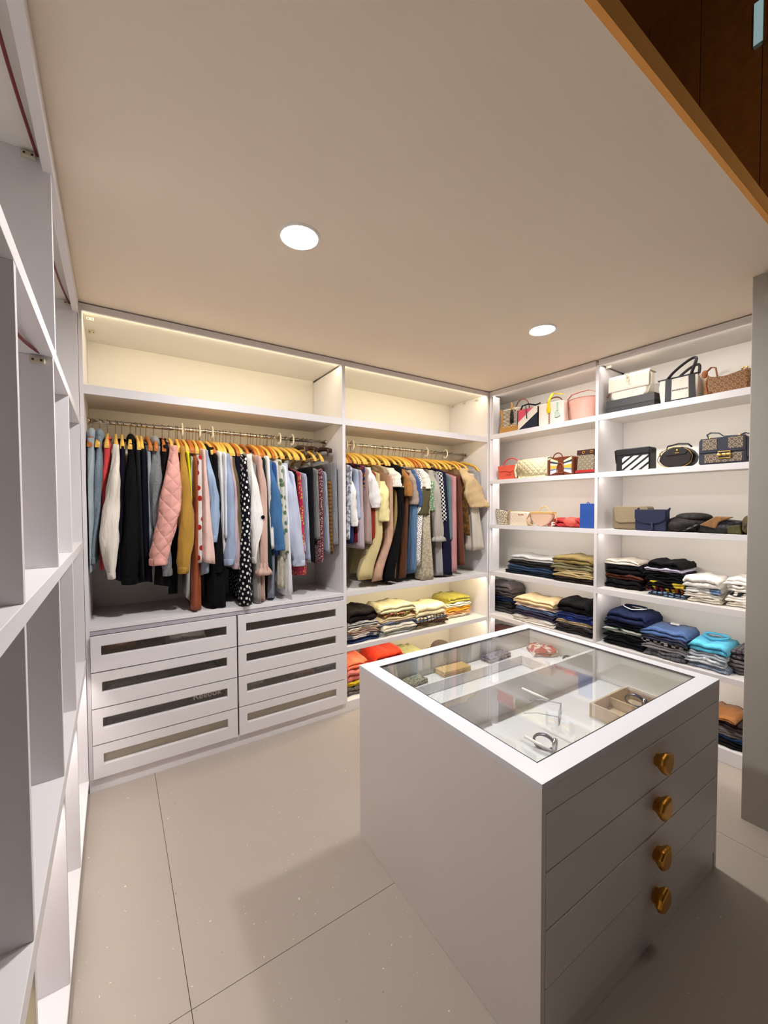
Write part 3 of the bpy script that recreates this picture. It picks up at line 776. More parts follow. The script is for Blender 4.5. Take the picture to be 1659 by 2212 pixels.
G('shirt', 'mid-blue chambray shirt', f((66, 112, 160)), (589, 1000), (607, 1188), 12, 25, 2.570, (598, 1103, 25), 'long', 'pale')
G('tee', 'royal blue tee under the chambray shirt', f((46, 88, 160)), (594, 1002), (598, 1199), 12, 20, 2.605, None, None, 'orange')
G('dress', 'slate grey-blue dress with a long hem', f((138, 146, 164)), (598, 1000), (587, 1294), 12, 22, 2.632, None, None, 'pale')
G('shirt', 'second white shirt, just left of the floral one', f((226, 222, 217)), (600, 1000), (613, 1204), 11, 12, 2.595, None, None, 'orange', extra='collar')
G('shirt', 'white shirt with green and orange flowers', f((216, 216, 202), 'floral', (96, 120, 84), 0.55), (606, 996), (621, 1196), 15, 20, 2.576, (614, 1103, 22), None, 'pale', extra='collar')
G('skirt', 'cream embroidered skirt', f((216, 210, 194), 'lace', (196, 186, 162)), (612, 1010), (610, 1273), 10, 22, 2.606, None, None, None)
G('dress', 'thin white dress with hanging ribbons', f((232, 232, 236)), (616, 1006), (630, 1286), 9, 9, 2.566, None, None, 'pale')
G('shirt', 'blue and white pinstriped shirt', f((160, 172, 204), 'stripe', (214, 218, 230), 3.2), (622, 1003), (649, 1222), 17, 28, 2.560, (634, 1114, 28), 'long', 'pale')
G('shirt', 'lilac shirt right of the pinstriped shirt', f((196, 202, 224)), (632, 1022), (657, 1190), 12, 12, 2.586, None, None, 'white', extra='collar')
G('top', 'small black camisole', f((16, 14, 16)), (641, 1022), (648, 1200), 10, 16, 2.630, None, None, 'pale')
G('dress', 'crimson sequinned dress', f((196, 34, 76), 'floral', (210, 150, 70), 1.3, 0.5), (648, 1022), (655, 1243), 8, 26, 2.590, (654, 1124, 15), None, 'pale')
G('trousers', 'pale blue trousers with wide white stripes', f((196, 206, 222), 'stripe', (90, 115, 160), 1.6), (660, 1026), (669, 1214), 12, 14, 2.598, None, None, 'white')
G('trousers', 'black tailored trousers', f((19, 19, 26)), (673, 1024), (676, 1214), 12, 19, 2.592, None, None, 'dark')
G('trousers', 'silver-grey trousers with thin stripe', f((160, 158, 154), 'stripe', (90, 90, 92), 1.5), (684, 1016), (689, 1166), 9, 11, 2.600, None, None, 'pale')
G('trousers', 'maroon patterned trousers', f((106, 46, 56), 'floral', (190, 150, 150), 1.8), (694, 1028), (695, 1216), 10, 18, 2.592, None, None, 'dark')
G('trousers', 'blue-grey striped trousers next to the maroon pair', f((96, 110, 138), 'stripe', (204, 208, 214), 1.6), (703, 1022), (709, 1195), 11, 12, 2.600, None, None, 'pale')
G('trousers', 'brown and mustard trousers', f((138, 96, 40), 'hstripe', (96, 66, 30), 0.5), (713, 1040), (717, 1196), 12, 11, 2.605, None, None, None)
G('trousers', 'grey herringbone trousers, last', f((52, 52, 60), 'check', (190, 190, 196), 3.4), (724, 1014), (727, 1178), 13, 16, 2.585, None, None, 'dark')
# ---- corner rail
r2 = dict(rail_='corner')
G('top', 'white and grey lace top', f((206, 206, 212), 'lace', (120, 126, 140)), (757, 1008), (753, 1166), 17, 14, 2.600, None, None, 'pale', **r2)
G('dress', 'navy dress at the left end', f((32, 50, 98)), (757, 1020), (758, 1172), 10, 21, 2.630, None, None, 'orange', **r2)
G('top', 'white top with a narrow long sleeve', f((232, 229, 225)), (762, 1030), (769, 1136), 12, 13, 2.588, (764, 1090, 16), 'long', 'orange', **r2)
G('top', 'pale blue slip top', f((178, 190, 214)), (771, 1016), (774, 1120), 12, 14, 2.612, None, None, 'pale', **r2)
G('dress', 'dark red dress', f((142, 22, 40)), (775, 1020), (775, 1173), 10, 20, 2.635, None, None, 'white', **r2)
G('dress', 'mauve-grey dress', f((188, 172, 178)), (780, 1018), (782, 1184), 11, 15, 2.605, None, None, 'pale', **r2)
G('top', 'navy top with orange flowers', f((54, 62, 96), 'floral', (205, 90, 50), 1.0), (787, 1010), (790, 1104), 10, 12, 2.625, None, None, 'pale', **r2)
G('shirt', 'taupe shirt dress', f((178, 152, 144)), (794, 1014), (796, 1174), 14, 22, 2.605, None, None, 'white', extra='collar', **r2)
G('blouse', 'white puff-sleeved blouse beside the taupe shirt', f((230, 225, 222)), (803, 1012), (815, 1096), 14, 18, 2.576, (812, 1070, 24), 'long', 'pale', **r2)
G('top', 'rust red top with a dangling strap', f((150, 50, 34)), (810, 1022), (811, 1170), 12, 26, 2.620, None, None, 'pale', extra='strap', **r2)
G('dress', 'long cream dress spilling onto the shelf', f((214, 196, 142)), (817, 1022), (790, 1250), 12, 50, 2.598, (819, 1150, 26), None, 'pale', **r2)
G('dress', 'short butter-yellow dress with puffed sleeve', f((232, 218, 158)), (832, 1042), (832, 1126), 22, 20, 2.566, None, 'short', 'pale', **r2)
G('dress', 'long satin rose-beige dress', f((200, 160, 136), rough=0.45), (845, 1027), (817, 1255), 13, 38, 2.585, (845, 1145, 18), None, 'pale', **r2)
G('blouse', 'ivory lace ruffle blouse', f((228, 214, 196), 'lace', (240, 232, 220), 0.8), (853, 1013), (861, 1052), 20, 25, 2.572, None, 'short', 'pale', **r2)
G('dress', 'long olive-beige dress', f((160, 136, 84)), (861, 1032), (847, 1248), 12, 22, 2.612, None, None, 'pale', **r2)
G('dress', 'long black dress pooling on the shelf', f((13, 11, 13)), (864, 1006), (846, 1257), 16, 38, 2.580, (869, 1104, 20), None, 'pale', **r2)
G('top', 'camel brown short-sleeved top', f((176, 120, 62)), (878, 1016), (886, 1072), 14, 17, 2.580, None, 'short', 'pale', **r2)
G('dress', 'chocolate brown dress', f((98, 56, 34)), (882, 1020), (872, 1250), 11, 24, 2.620, None, None, 'pale', **r2)
G('top', 'beige tweed top', f((204, 184, 164), 'check', (150, 120, 110), 3.0), (892, 1018), (899, 1090), 12, 16, 2.586, None, 'short', 'pale', **r2)
G('skirt', 'long blue pleated skirt', f((104, 138, 172), 'stripe', (70, 100, 135), 1.4), (898, 1024), (893, 1238), 10, 28, 2.610, None, None, 'orange', **r2)
G('top', 'denim blue top', f((64, 92, 142)), (901, 1018), (909, 1094), 13, 15, 2.592, None, 'short', 'pale', **r2)
G('dress', 'white dress with tiny black dots', f((232, 229, 226), 'dots', (30, 30, 36), 2.2), (909, 1016), (903, 1219), 13, 12, 2.590, (910, 1063, 16), None, 'orange', **r2)
G('blouse', 'ivory short-sleeved blouse', f((232, 226, 212)), (918, 1015), (925, 1056), 16, 19, 2.570, None, 'short', 'orange', **r2)
G('top', 'olive short-sleeved top', f((92, 84, 58)), (922, 1030), (918, 1112), 14, 26, 2.580, None, 'short', 'pale', **r2)
G('dress', 'long beige lace dress', f((206, 194, 170), 'lace', (176, 164, 136), 1.3), (925, 1026), (924, 1251), 12, 40, 2.594, (921, 1130, 28), None, 'orange', **r2)
G('blouse', 'green floral blouse', f((116, 148, 110), 'floral', (200, 214, 190), 1.5), (934, 1024), (938, 1104), 12, 20, 2.585, None, 'short', 'pale', **r2)
G('blouse', 'grey long-sleeved blouse with ruffle cuff', f((182, 174, 164)), (940, 1018), (951, 1168), 14, 18, 2.566, (947, 1090, 18), 'long', 'pale', extra='ruffle', **r2)
G('dress', 'light grey dress below the ruffled cuff', f((174, 170, 170)), (946, 1024), (954, 1244), 12, 22, 2.615, None, None, 'pale', **r2)
G('top', 'black and white checked top', f((22, 22, 26), 'checker', (228, 226, 222), 1.0), (953, 1022), (961, 1125), 8, 10, 2.590, None, None, 'orange', **r2)
G('dress', 'long navy dress beside the checked top', f((32, 34, 68)), (959, 1018), (968, 1240), 14, 26, 2.602, None, None, 'white', **r2)
G('trousers', 'teal grey trousers', f((102, 124, 130)), (971, 1028), (973, 1166), 10, 12, 2.600, None, None, 'pale', **r2)
G('trousers', 'dusty pink trousers', f((202, 146, 148)), (982, 1028), (983, 1236), 12, 20, 2.590, None, None, 'pale', **r2)
G('skirt', 'rust brown pleated skirt', f((122, 70, 54), 'stripe', (86, 46, 36), 1.6), (993, 1028), (1000, 1222), 12, 18, 2.612, None, None, 'pale', **r2)
G('dress', 'brown ruffled dress', f((120, 82, 28), 'lace', (84, 56, 18), 0.7), (1003, 1030), (1010, 1155), 10, 12, 2.592, None, None, 'white', **r2)
G('shirt', 'beige linen shirt with stiff short sleeve sticking out', f((216, 186, 140)), (1012, 1014), (1040, 1096), 20, 42, 2.540, (1026, 1058, 34), 'short', 'orange', extra='collar', **r2)
G('shirt', 'off-white shirt below the beige linen sleeve', f((210, 200, 188)), (1020, 1024), (1034, 1187), 16, 40, 2.585, None, None, 'pale', **r2)
G('shirt', 'grey shirt, last', f((176, 172, 172)), (1032, 1018), (1040, 1125), 16, 14, 2.650, None, None, 'pale', extra='collar', **r2)
# ================================================================== FOLDED CLOTHES
def folded_mesh(W, D, t, rnd, layers=2):
    NX = 13; rings = []
    r = t/(2*layers)
    base = [(D, t), (D*0.7, t*1.03), (D*0.4, t*1.04), (D*0.15, t*1.02)]
    prof_ = list(base)
    for L_ in range(layers):
        zc = t - r*(2*L_+1)
        jut = rnd.uniform(-0.006, 0.010)
        for a in (90, 130, 180, 230, 270):
            prof_.append((r+jut + r*1.3*math.cos(math.radians(a)), zc + r*0.94*math.sin(math.radians(a))))
        if L_ < layers-1: prof_.append((r+0.012, t-r*(2*L_+2)))
    prof_ += [(D*0.4, 0), (D, 0)]
    p = [rnd.uniform(0, 6.28) for _ in range(6)]
    A = min(0.006, t*0.18)
    for i in range(NX):
        u = -1+2*i/(NX-1); x = W/2*u
        e = 1-0.42*max(0, (abs(u)-0.8)/0.2)**2
        ring = []
        for y, z in prof_:
            zz = z*e
            wv = A*(math.sin(5*u+p[0]+8*y)+0.6*math.sin(11*u+p[1]-6*y))*(z/t)
            yy = y + 0.006*math.sin(4*u+p[2]+z*30)+0.004*math.sin(9*u+p[3])
            if y > D*0.9: yy = y
            ring.append((x+0.004*math.sin(6*z/t+p[4])*(1 if u > 0 else -1)*abs(u), yy, max(0.0, zz+wv)))
        rings.append(ring)
    return MB().loft(rings, True, True, True)

ORD = ['on top of', 'second from top in', 'third from top in', 'fourth from top in', 'fifth from top in', 'sixth from top in']
def pile(frame, pile_name, pxl, pxr, pyb, shelf_z, pyt, items, dmin=0.03, D=None, tilt=0.0, dfix=None):
    """items from the bottom up: (desc, material, relative thickness, width factor)"""
    pxm = (pxl+pxr)/2
    if frame == 'R':
        s, d = sd_floor(pxm, pyb, shelf_z); d = max(d, dmin) if dfix is None else dfix
        s0, _ = atR(pxl, pyb, d); s1, _ = atR(pxr, pyb, d); _, ztop = atR(pxm, pyt, d+0.06)
        Dm = RD-d-0.02
    else:
        pp = at(pxm, pyb, 2, shelf_z); d = max(pp.y-YB, dmin) if dfix is None else dfix
        s0 = at(pxl, pyb, 1, YB+d).x; s1 = at(pxr, pyb, 1, YB+d).x; ztop = at(pxm, pyt, 1, YB+d+0.06).z
        Dm = BACK-YB-d-0.02
    D = min(D or 0.27, Dm); W = (s1-s0); sc = (s0+s1)/2
    hgt = max(0.03, ztop-shelf_z)
    tot = sum(it[2] for it in items); z = shelf_z+0.0012
    n = len(items); out = []
    for i, it in enumerate(items):
        desc, mat, th, wf = it[:4]; t = hgt*th/tot*0.97
        rnd = random.Random(sum(map(ord, desc+pile_name))+i*31)
        dx = rnd.uniform(-0.012, 0.012)+(it[4] if len(it) > 4 else 0); dy = rnd.uniform(0, 0.022)
        ww = W*wf*rnd.uniform(0.93, 1.03)
        mesh = folded_mesh(ww, D-0.02, t*0.985, rnd, 1 if t < 0.016 else 2)
        rot = rnd.uniform(-0.06, 0.06)
        if frame == 'R': pos = Rp(sc+dx, d+dy, z); rz = RTH+rot
        else: pos = Vector((sc+dx, YB+d+dy, z)); rz = rot
        k = n-1-i
        pos_word = ORD[k] if k < len(ORD) else 'low in'
        if i == 0 and n > 1: pos_word = 'at the bottom of'
        o = mesh.build('folded_'+it[5] if len(it) > 5 else 'folded_garment', mat, loc=pos, rot=(0, 0, rz))
        tag(o, '%s, %s the %s' % (desc, pos_word, pile_name), 'folded clothes', 'folded clothes in piles')
        out.append(o); z += t
    return out
def extra_part(o, name, mat, mb, loc): 
    c = mb.build(name, mat, o, loc=loc); return c

z4, z5 = 0.906, 0.506
jean = f((52, 78, 112)); djean = f((30, 42, 60)); char = f((52, 50, 50)); navy = f((28, 32, 58)); blk = f((20, 19, 22)); wht = f((232, 228, 222))
# --- right-hand shelves, row with trousers
pile('R', 'jeans pile', 1092, 1196, 1244, z4, 1201, [('dark indigo jeans', djean, 1, 1.0), ('blue jeans', jean, 1.4, 1.0), ('charcoal trousers', char, 1.3, 0.96), ('white and grey trousers', f((206, 204, 204)), 1.2, 0.95)])
pile('R', 'khaki pile', 1188, 1280, 1262, z4, 1199, [('dark brown trousers', f((64, 48, 44)), 1.2, 1.0), ('sand trousers', f((206, 182, 128)), 0.9, 0.96), ('pale beige trousers', f((218, 196, 146)), 0.9, 0.96), ('sage green trousers', f((136, 128, 92)), 1.3, 0.93), ('khaki olive trousers', f((160, 138, 84)), 1.8, 0.86)])
pile('R', 'dark pile right of the divider', 1306, 1386, 1272, z4, 1206, [('black knit top', blk, 1.2, 1.0), ('black brown-edged tee', f((30, 24, 24), 'hstripe', (110, 60, 44), 0.3), 1.0, 1.0), ('black sweatshirt', f((24, 22, 26)), 1.4, 1.0), ('black and cream tee', f((226, 216, 202), wr=0.5), 0.8, 0.96)])
pile('R', 'black tee pile', 1390, 1478, 1290, z4, 1210, [('pale blue patterned tee', f((150, 178, 214), 'check', (40, 44, 60), 0.6), 0.8, 0.94), ('black tee with red print', f((30, 22, 24), 'floral', (190, 50, 36), 1.0), 0.9, 0.96), ('black tee with yellow print', f((22, 20, 20), 'hearts', (220, 190, 60), 0.5), 0.9, 0.98), ('plain black tee', blk, 0.9, 1.0), ('second black tee', f((26, 25, 28)), 0.9, 1.0), ('lavender tee', f((206, 200, 224)), 0.6, 0.95), ('crumpled black tee', f((22, 20, 24)), 1.2, 0.86)])
pile('R', 'white pile next to black tees', 1476, 1556, 1303, z4, 1243, [('ivory tee', f((226, 218, 202)), 0.8, 0.95), ('cream tee', f((232, 226, 212)), 0.8, 0.95), ('white tee with blue print', f((232, 230, 228), 'hearts', (130, 160, 200), 0.5), 0.9, 0.97), ('bright white shirt', f((246, 242, 236)), 1.8, 1.0)])
pile('R', 'white pile by the wall', 1564, 1632, 1313, z4, 1246, [('white tee with yellow patch', f((238, 230, 214), 'hearts', (232, 178, 40), 0.5), 0.8, 1.0), ('warm white tee', f((240, 232, 222)), 0.8, 1.0), ('white tee with black lines', f((238, 233, 228), 'dstripe', (60, 60, 60), 0.4), 0.8, 1.0), ('soft white knit', f((240, 234, 226)), 1.1, 1.0), ('white sweatshirt', f((242, 236, 229)), 1.1, 1.0)])
# --- lower row
pile('R', 'grey corner pile', 1046, 1105, 1320, z5, 1254, [('slate trousers', f((70, 66, 70)), 0.9, 1.0), ('dark grey jeans', f((58, 56, 62)), 1.0, 1.0), ('navy blue jeans', f((34, 46, 84)), 0.9, 1.0), ('brown-grey trousers', f((94, 84, 82)), 0.9, 1.0), ('washed grey trousers', f((98, 90, 90)), 1.6, 0.92)])
pile('R', 'beige-topped pile', 1106, 1196, 1350, z5, 1290, [('white shirt with cream edge', f((234, 226, 214)), 0.7, 1.05), ('flat white tee', f((238, 232, 226)), 0.6, 1.0), ('dark purple-grey trousers', f((60, 56, 78)), 1.2, 0.95), ('blue denim shirt', f((96, 116, 154)), 0.8, 0.95), ('pale pink tee', f((230, 206, 188)), 0.7, 0.97), ('beige tee', f((228, 202, 154)), 1.3, 0.98)])
pile('R', 'dark pile left of the divider', 1196, 1274, 1376, z5, 1295, [('slate grey trousers', f((66, 62, 66)), 1.0, 1.0), ('taupe grey trousers', f((76, 70, 72)), 0.9, 1.0), ('tan trousers', f((196, 172, 136)), 0.7, 0.98), ('royal blue top', f((34, 58, 140)), 0.9, 0.96), ('navy blue top', f((34, 44, 100)), 0.7, 0.94), ('black bunched jacket', f((26, 23, 26)), 2.4, 0.86)])
P_navy = pile('R', 'navy polo pile', 1300, 1394, 1400, z5, 1318, [('black polo shirt', f((26, 26, 34)), 1.2, 1.0), ('black top with cream trim', f((24, 24, 30)), 0.7, 1.0), ('dark green striped polo', f((42, 70, 54), 'hstripe', (210, 214, 206), 0.3), 0.9, 1.0), ('dark navy polo', f((22, 26, 44)), 0.9, 1.0), ('navy polo with white-trimmed collar', f((30, 40, 74)), 1.6, 0.94)])
P_blue = pile('R', 'blue tee pile', 1380, 1482, 1424, z5, 1356, [('grey plaid top', f((120, 116, 120), 'check', (84, 84, 96), 0.7), 1.2, 0.92), ('mid grey top', f((140, 136, 140)), 0.8, 0.98), ('black and white checked top', f((34, 34, 38), 'checker', (214, 212, 210), 0.8), 0.7, 1.0), ('dark slate tee', f((60, 64, 84)), 0.8, 1.0), ('slate blue tee', f((84, 112, 164)), 1.2, 0.98)])
P_turq = pile('R', 'turquoise-topped pile', 1480, 1570, 1450, z5, 1385, [('pale blue-grey shirt', f((170, 184, 204), 'check', (120, 134, 160), 2.0), 0.8, 1.0), ('white patterned shirt', f((224, 228, 234), 'lace', (186, 194, 204), 0.6), 1.0, 1.0), ('light grey tee', f((190, 196, 206)), 0.9, 0.97), ('turquoise tee', f((96, 196, 230)), 1.5, 0.96)])
pile('R', 'grey checked pile by the wall', 1566, 1640, 1462, z5, 1400, [('dark grey top', f((100, 94, 98)), 1.0, 1.0), ('slate grey knit', f((112, 106, 110)), 1.0, 1.0), ('grey windowpane check shirt', f((120, 110, 112), 'check', (70, 64, 70), 0.8), 1.6, 0.96)])
pile('R', 'dark pile on the floor-level shelf', 1526, 1620, 1638, 0.080, 1545, [('black trousers', f((26, 22, 24)), 1.0, 1.0), ('dark blue trousers', f((32, 58, 100)), 0.9, 1.0), ('grey-brown trousers', f((112, 100, 96)), 0.7, 1.0), ('light grey top', f((158, 148, 154)), 0.6, 1.0), ('brown-black sweater', f((64, 48, 50)), 1.3, 0.96), ('caramel tee', f((170, 110, 54)), 0.6, 0.7, -0.05)])
pile('R', 'brown pile in the low corner shelf', 1046, 1112, 1424, 0.080, 1358, [('red-brown blanket', f((120, 66, 56)), 2.0, 1.3), ('rust brown blanket', f((136, 74, 62)), 2.0, 1.25)], dfix=0.10)
def topz(o): return max(v.co.z for v in o.data.vertices)
def neckline(o, mat, trim, w=0.07, dep=0.05, y=0.15, up=0.016):
    z = topz(o)-0.004
    pts = [(w*math.cos(PI+PI*k/14), y+dep*math.sin(PI+PI*k/14), z+up*(0.25+0.75*abs(math.cos(PI*k/14)))) for k in range(15)]
    pts += [(w*math.cos(PI*k/10), y+0.03*math.sin(PI*k/10), z+up*1.3) for k in range(1, 10)]
    c = MB().tube(pts, 0.0085, 8, closed=True, flat=0.8).build('collar', mat, o)
    if trim: MB().tube([(p_[0]*1.08, p_[1]-0.006, p_[2]+0.004) for p_ in pts[:15]], 0.0035, 6).build('collar_trim', trim, c)
neckline(P_navy[-1], f((26, 34, 62)), f((222, 222, 226)))
neckline(P_turq[-1], f((84, 182, 218)), None, 0.06, 0.06, 0.16)
bt = topz(P_blue[-1]); box('label', PLASTIC, (-0.02, 0.03, 0.19, 0.20, bt-0.004, bt+0.008), P_blue[-1], bev=0)
# --- corner wardrobe shelves
z3, z2 = 0.480, 0.074
pile('B', 'black-topped pile', 752, 820, 1387, z3, 1312, [('navy top', f((44, 62, 108)), 0.9, 0.96), ('white printed tee', f((220, 208, 196), 'lace', (90, 96, 110), 0.5), 0.6, 0.98), ('dusty rose top', f((190, 160, 142)), 0.8, 0.96), ('cream top', f((222, 206, 184)), 0.7, 1.0), ('grey striped top', f((206, 200, 190), 'hstripe', (90, 92, 104), 0.9), 1.0, 1.0), ('black top with tan trim', f((32, 24, 22)), 2.2, 0.92)])
pile('B', 'mixed pile beside the black-topped one', 826, 902, 1372, z3, 1302, [('pale grey jeans', f((202, 204, 200)), 1.0, 1.0), ('off-white trousers', f((222, 214, 196)), 0.9, 0.98), ('blue plaid shirt', f((178, 182, 200), 'check', (110, 120, 160), 1.0), 0.7, 0.96), ('cream blouse', f((236, 214, 168)), 0.9, 0.96), ('brown patterned shirt', f((120, 84, 66), 'floral', (230, 180, 80), 1.5), 0.9, 0.95), ('pale green-cream sweater', f((216, 208, 170)), 1.4, 0.96)])
pile('B', 'cream-topped pile', 902, 970, 1354, z3, 1303, [('olive grey top', f((140, 122, 90)), 0.6, 0.96), ('dark brown tee', f((90, 66, 56)), 0.5, 0.96), ('beige and navy shirt', f((226, 206, 160), 'check', (50, 76, 120), 0.5), 0.9, 1.0), ('cream knit', f((250, 236, 190)), 1.8, 0.98)])
pile('B', 'yellow-topped pile by the wardrobe side', 966, 1020, 1334, z3, 1284, [('ivory top', f((244, 228, 200)), 0.7, 1.0), ('peach top', f((240, 180, 120)), 0.7, 0.98), ('orange-yellow top', f((238, 168, 44)), 0.9, 0.92), ('white folded tee', f((246, 238, 214)), 0.9, 0.92), ('lime green top with yellow edge', f((196, 186, 84)), 1.2, 0.88)])
pile('B', 'coral-topped pile', 752, 797, 1500, z2, 1420, [('grey patterned top', f((130, 120, 108), 'lace', (90, 84, 80), 0.8), 1.2, 1.1), ('yellow top', f((222, 190, 50)), 0.7, 1.1), ('pink sweater', f((222, 128, 116)), 1.8, 1.1), ('coral sweater', f((232, 110, 82)), 1.0, 1.0)], dfix=0.05)
pile('B', 'red-topped pile', 812, 872, 1500, z2, 1399, [('dark brown sweater', f((88, 70, 62)), 1.4, 1.0), ('cream sweater', f((222, 206, 176)), 1.0, 1.0), ('bright red tee', f((222, 60, 34)), 1.6, 0.96)], dfix=0.10)
pile('B', 'pale green pile', 880, 926, 1480, z2, 1402, [('beige top', f((216, 204, 160)), 1.0, 1.0), ('pale green top', f((212, 216, 162)), 1.0, 1.0)], dfix=0.14)
pile('B', 'grey pile beside the pale green one', 928, 984, 1470, z2, 1412, [('cream jumper', f((232, 218, 176)), 1.2, 1.0), ('pale cream jumper', f((240, 226, 186)), 0.8, 1.0)], dfix=0.14)
# grey felt hat lying on that pile
pp = at(956, 1412, 1, YB+0.22)
ht_ = thing('hat', 'grey-brown felt cap lying on the low shelf of the corner wardrobe', 'hat', (pp.x, YB+0.25, pp.z))
MB().ellipsoid((0, 0, 0), 0.105, 0.10, 0.115, 24, 10, 0.0, 0.7).build('crown', f((118, 104, 102)), ht_)
MB().loft([[(rr*math.cos(2*PI*k/24), rr*0.96*math.sin(2*PI*k/24), zz) for k in range(24)] for rr, zz in ((0.104, 0.010), (0.112, 0.006), (0.112, -0.006), (0.10, -0.006))]).build('band', f((78, 68, 68)), ht_)

# ---- things behind the drawer windows
def drawer_cloth(label, px0, px1, py, ri, mat, h=0.06):
    z0 = [0.643, 0.451, 0.258, 0.076][ri]+0.0215
    x0 = at(px0, py, 1, YB+0.04).x; x1 = at(px1, py, 1, YB+0.04).x
    o = folded_mesh(x1-x0, 0.25, h, random.Random(len(label)), 2).build('folded_garment', mat, loc=((x0+x1)/2, YB+0.035, z0))
    tag(o, label, 'folded clothes', 'clothes inside the glazed drawers'); return o
drawer_cloth('rust brown scarf behind the glass of the top left drawer', 219, 292, 1395, 0, f((150, 92, 64)), 0.105)
drawer_cloth('white shirt behind the glass of the top left drawer', 364, 446, 1380, 0, f((226, 220, 208)), 0.115)
drawer_cloth('grey-white cloth behind the glass of the second left drawer', 226, 480, 1470, 1, f((92, 90, 94)), 0.085)
dk = drawer_cloth('dark garment with pale lettering in the third left drawer', 226, 486, 1540, 2, f((58, 58, 60)), 0.125)
text_mesh('print', 'Reebok', 0.052, plain('print_pale', (244, 226, 216), 0.8), dk, (0.205, -0.022, 0.078), (PI/2, 0, 0))
drawer_cloth('beige knit behind the glass of the second right drawer', 684, 724, 1375, 1, f((176, 158, 124)), 0.125)
drawer_cloth('cream top behind the glass of the third right drawer', 534, 574, 1480, 2, f((206, 196, 178)), 0.10)
drawer_cloth('pink cap behind the glass of the third right drawer', 636, 680, 1450, 2, f((206, 164, 150)), 0.12)
drawer_cloth('pale blue cloth behind the glass of the third right drawer', 684, 724, 1440, 2, f((176, 182, 190)), 0.12)
# ================================================================== HANDBAGS (local: x to the right, y away from the viewer, z up; base at z=0)
def bagroot(name, label, cat, pxl, pxr, z, d, py, pyt=None):
    s0, zb = atR(pxl, py, d); s1, _ = atR(pxr, py, d); W = s1-s0
    zt = atR((pxl+pxr)/2, pyt, d)[1] if pyt else z+0.2
    r = thing(name, label, cat, Rp((s0+s1)/2, d, z+0.0005), RTH)
    return r, W, zt-z
def rrect(w, h, r, z0=0.0, n=4, taper=0.0):
    """rounded rectangle outline in x-z, wider at the base by taper"""
    pts = []
    for cx, cz, a0 in ((w/2-r, r, -90), (w/2-r-taper, h-r, 0), (-w/2+r+taper, h-r, 90), (-w/2+r, r, 180)):
        for k in range(n+1):
            a = math.radians(a0+90*k/n); pts.append((cx+r*math.cos(a), z0+cz+r*math.sin(a)))
    return pts
def puffy(poly, D, puff=0.012, n=6):
    """soft pillow-like body: outline in x-z, shrunk and bulged towards front and back"""
    cx = sum(p[0] for p in poly)/len(poly); cz = sum(p[1] for p in poly)/len(poly)
    rings = []
    for i in range(n+1):
        t = -1+2*i/n
        k = (1-0.16*abs(t)**4)
        y = D/2 + D/2*t
        rings.append([(cx+(x-cx)*k, y, max(0, cz+(z-cz)*k) if z > 0.001 else 0.0) for x, z in poly])
    return MB().loft(rings)
def arc_handle(x0, x1, z, h, y, r, n=14, flat=1.0, dy=0.0):
    return MB().tube([(lerp((x0+x1)/2, x0, math.cos(PI*k/n)), y+dy*math.sin(PI*k/n), z+h*math.sin(PI*k/n)) for k in range(n+1)], r, 8, flat=flat)
Z1, Z2, Z3 = 2.156, 1.743, 1.335
GM = plain('gold_hardware', (226, 184, 96), 0.25, metal=1.0)
SM = plain('silver_hardware', (205, 205, 208), 0.2, metal=1.0)

# --- top row, left bay
r, W, Hh_ = bagroot('bucket_bag', 'cream backpack with thin dark lines, tan base and tassel', 'handbag', 1080, 1118, Z1, 0.05, 935, 881)
cream = f((228, 214, 190), 'hstripe', (60, 50, 44), 1.2); tan = leather((190, 140, 74)); bkl = leather((28, 27, 30)); brn = leather((110, 62, 40))
puffy(rrect(W, Hh_, 0.02, taper=0.004), 0.14).build('body', cream, r)
MB().prism(rrect(W*1.03, Hh_*0.26, 0.012), -0.006, 0.14).build('base', tan, r, bev=0.004)
MB().strap([(-W*0.40, -0.006, Hh_*0.25), (-W*0.33, -0.008, Hh_*0.62), (-W*0.44, -0.006, Hh_*0.98)], (1, 0.2, 0), 0.018, 0.004).build('strap', tan, r)
arc_handle(-W*0.02, W*0.75, Hh_*0.9, 0.10, 0.10, 0.005).build('handle', brn, r)
tz = MB(); tz.ellipsoid((W*0.25, -0.02, Hh_*0.99), 0.008, 0.008, 0.036); tz.build('tassel_loop', plain('amber', (214, 150, 40), 0.35), r)
tz = MB(); tz.loft([[(W*0.27+rr*math.cos(2*PI*k/10), -0.022+rr*math.sin(2*PI*k/10), zz) for k in range(10)] for rr, zz in ((0.006, Hh_*0.86), (0.013, Hh_*0.76), (0.017, Hh_*0.52), (0.015, Hh_*0.34))]); tz.build('tassel', bkl, r)

r, W, Hh_ = bagroot('tote_bag', 'pink, white and navy diagonal colour-block tote with black tassel', 'handbag', 1117, 1161, Z1, 0.05, 928, 882)
D_ = 0.13
MB().box(-W/2, W/2, 0.0, D_, 0, Hh_).build('body', bkl, r, bev=0.004)
pk, wt_, nv = leather((222, 92, 112)), leather((236, 226, 212)), leather((32, 36, 56))
x0, x1 = -W/2+0.012, W/2-0.002
MB().prism([(x0, Hh_*0.40), (x1-W*0.18, Hh_*0.985), (x0, Hh_*0.985)], -0.004, 0.002).build('pink_panel', pk, r)
MB().prism([(x0, Hh_*0.03), (x1, Hh_*0.72), (x1, Hh_*0.985), (x1-W*0.18, Hh_*0.985), (x0, Hh_*0.40)], -0.004, 0.002).build('white_panel', wt_, r)
MB().prism([(x0, Hh_*0.02), (x1, Hh_*0.02), (x1, Hh_*0.72), (x0, Hh_*0.03)], -0.004, 0.002).build('navy_panel', nv, r)
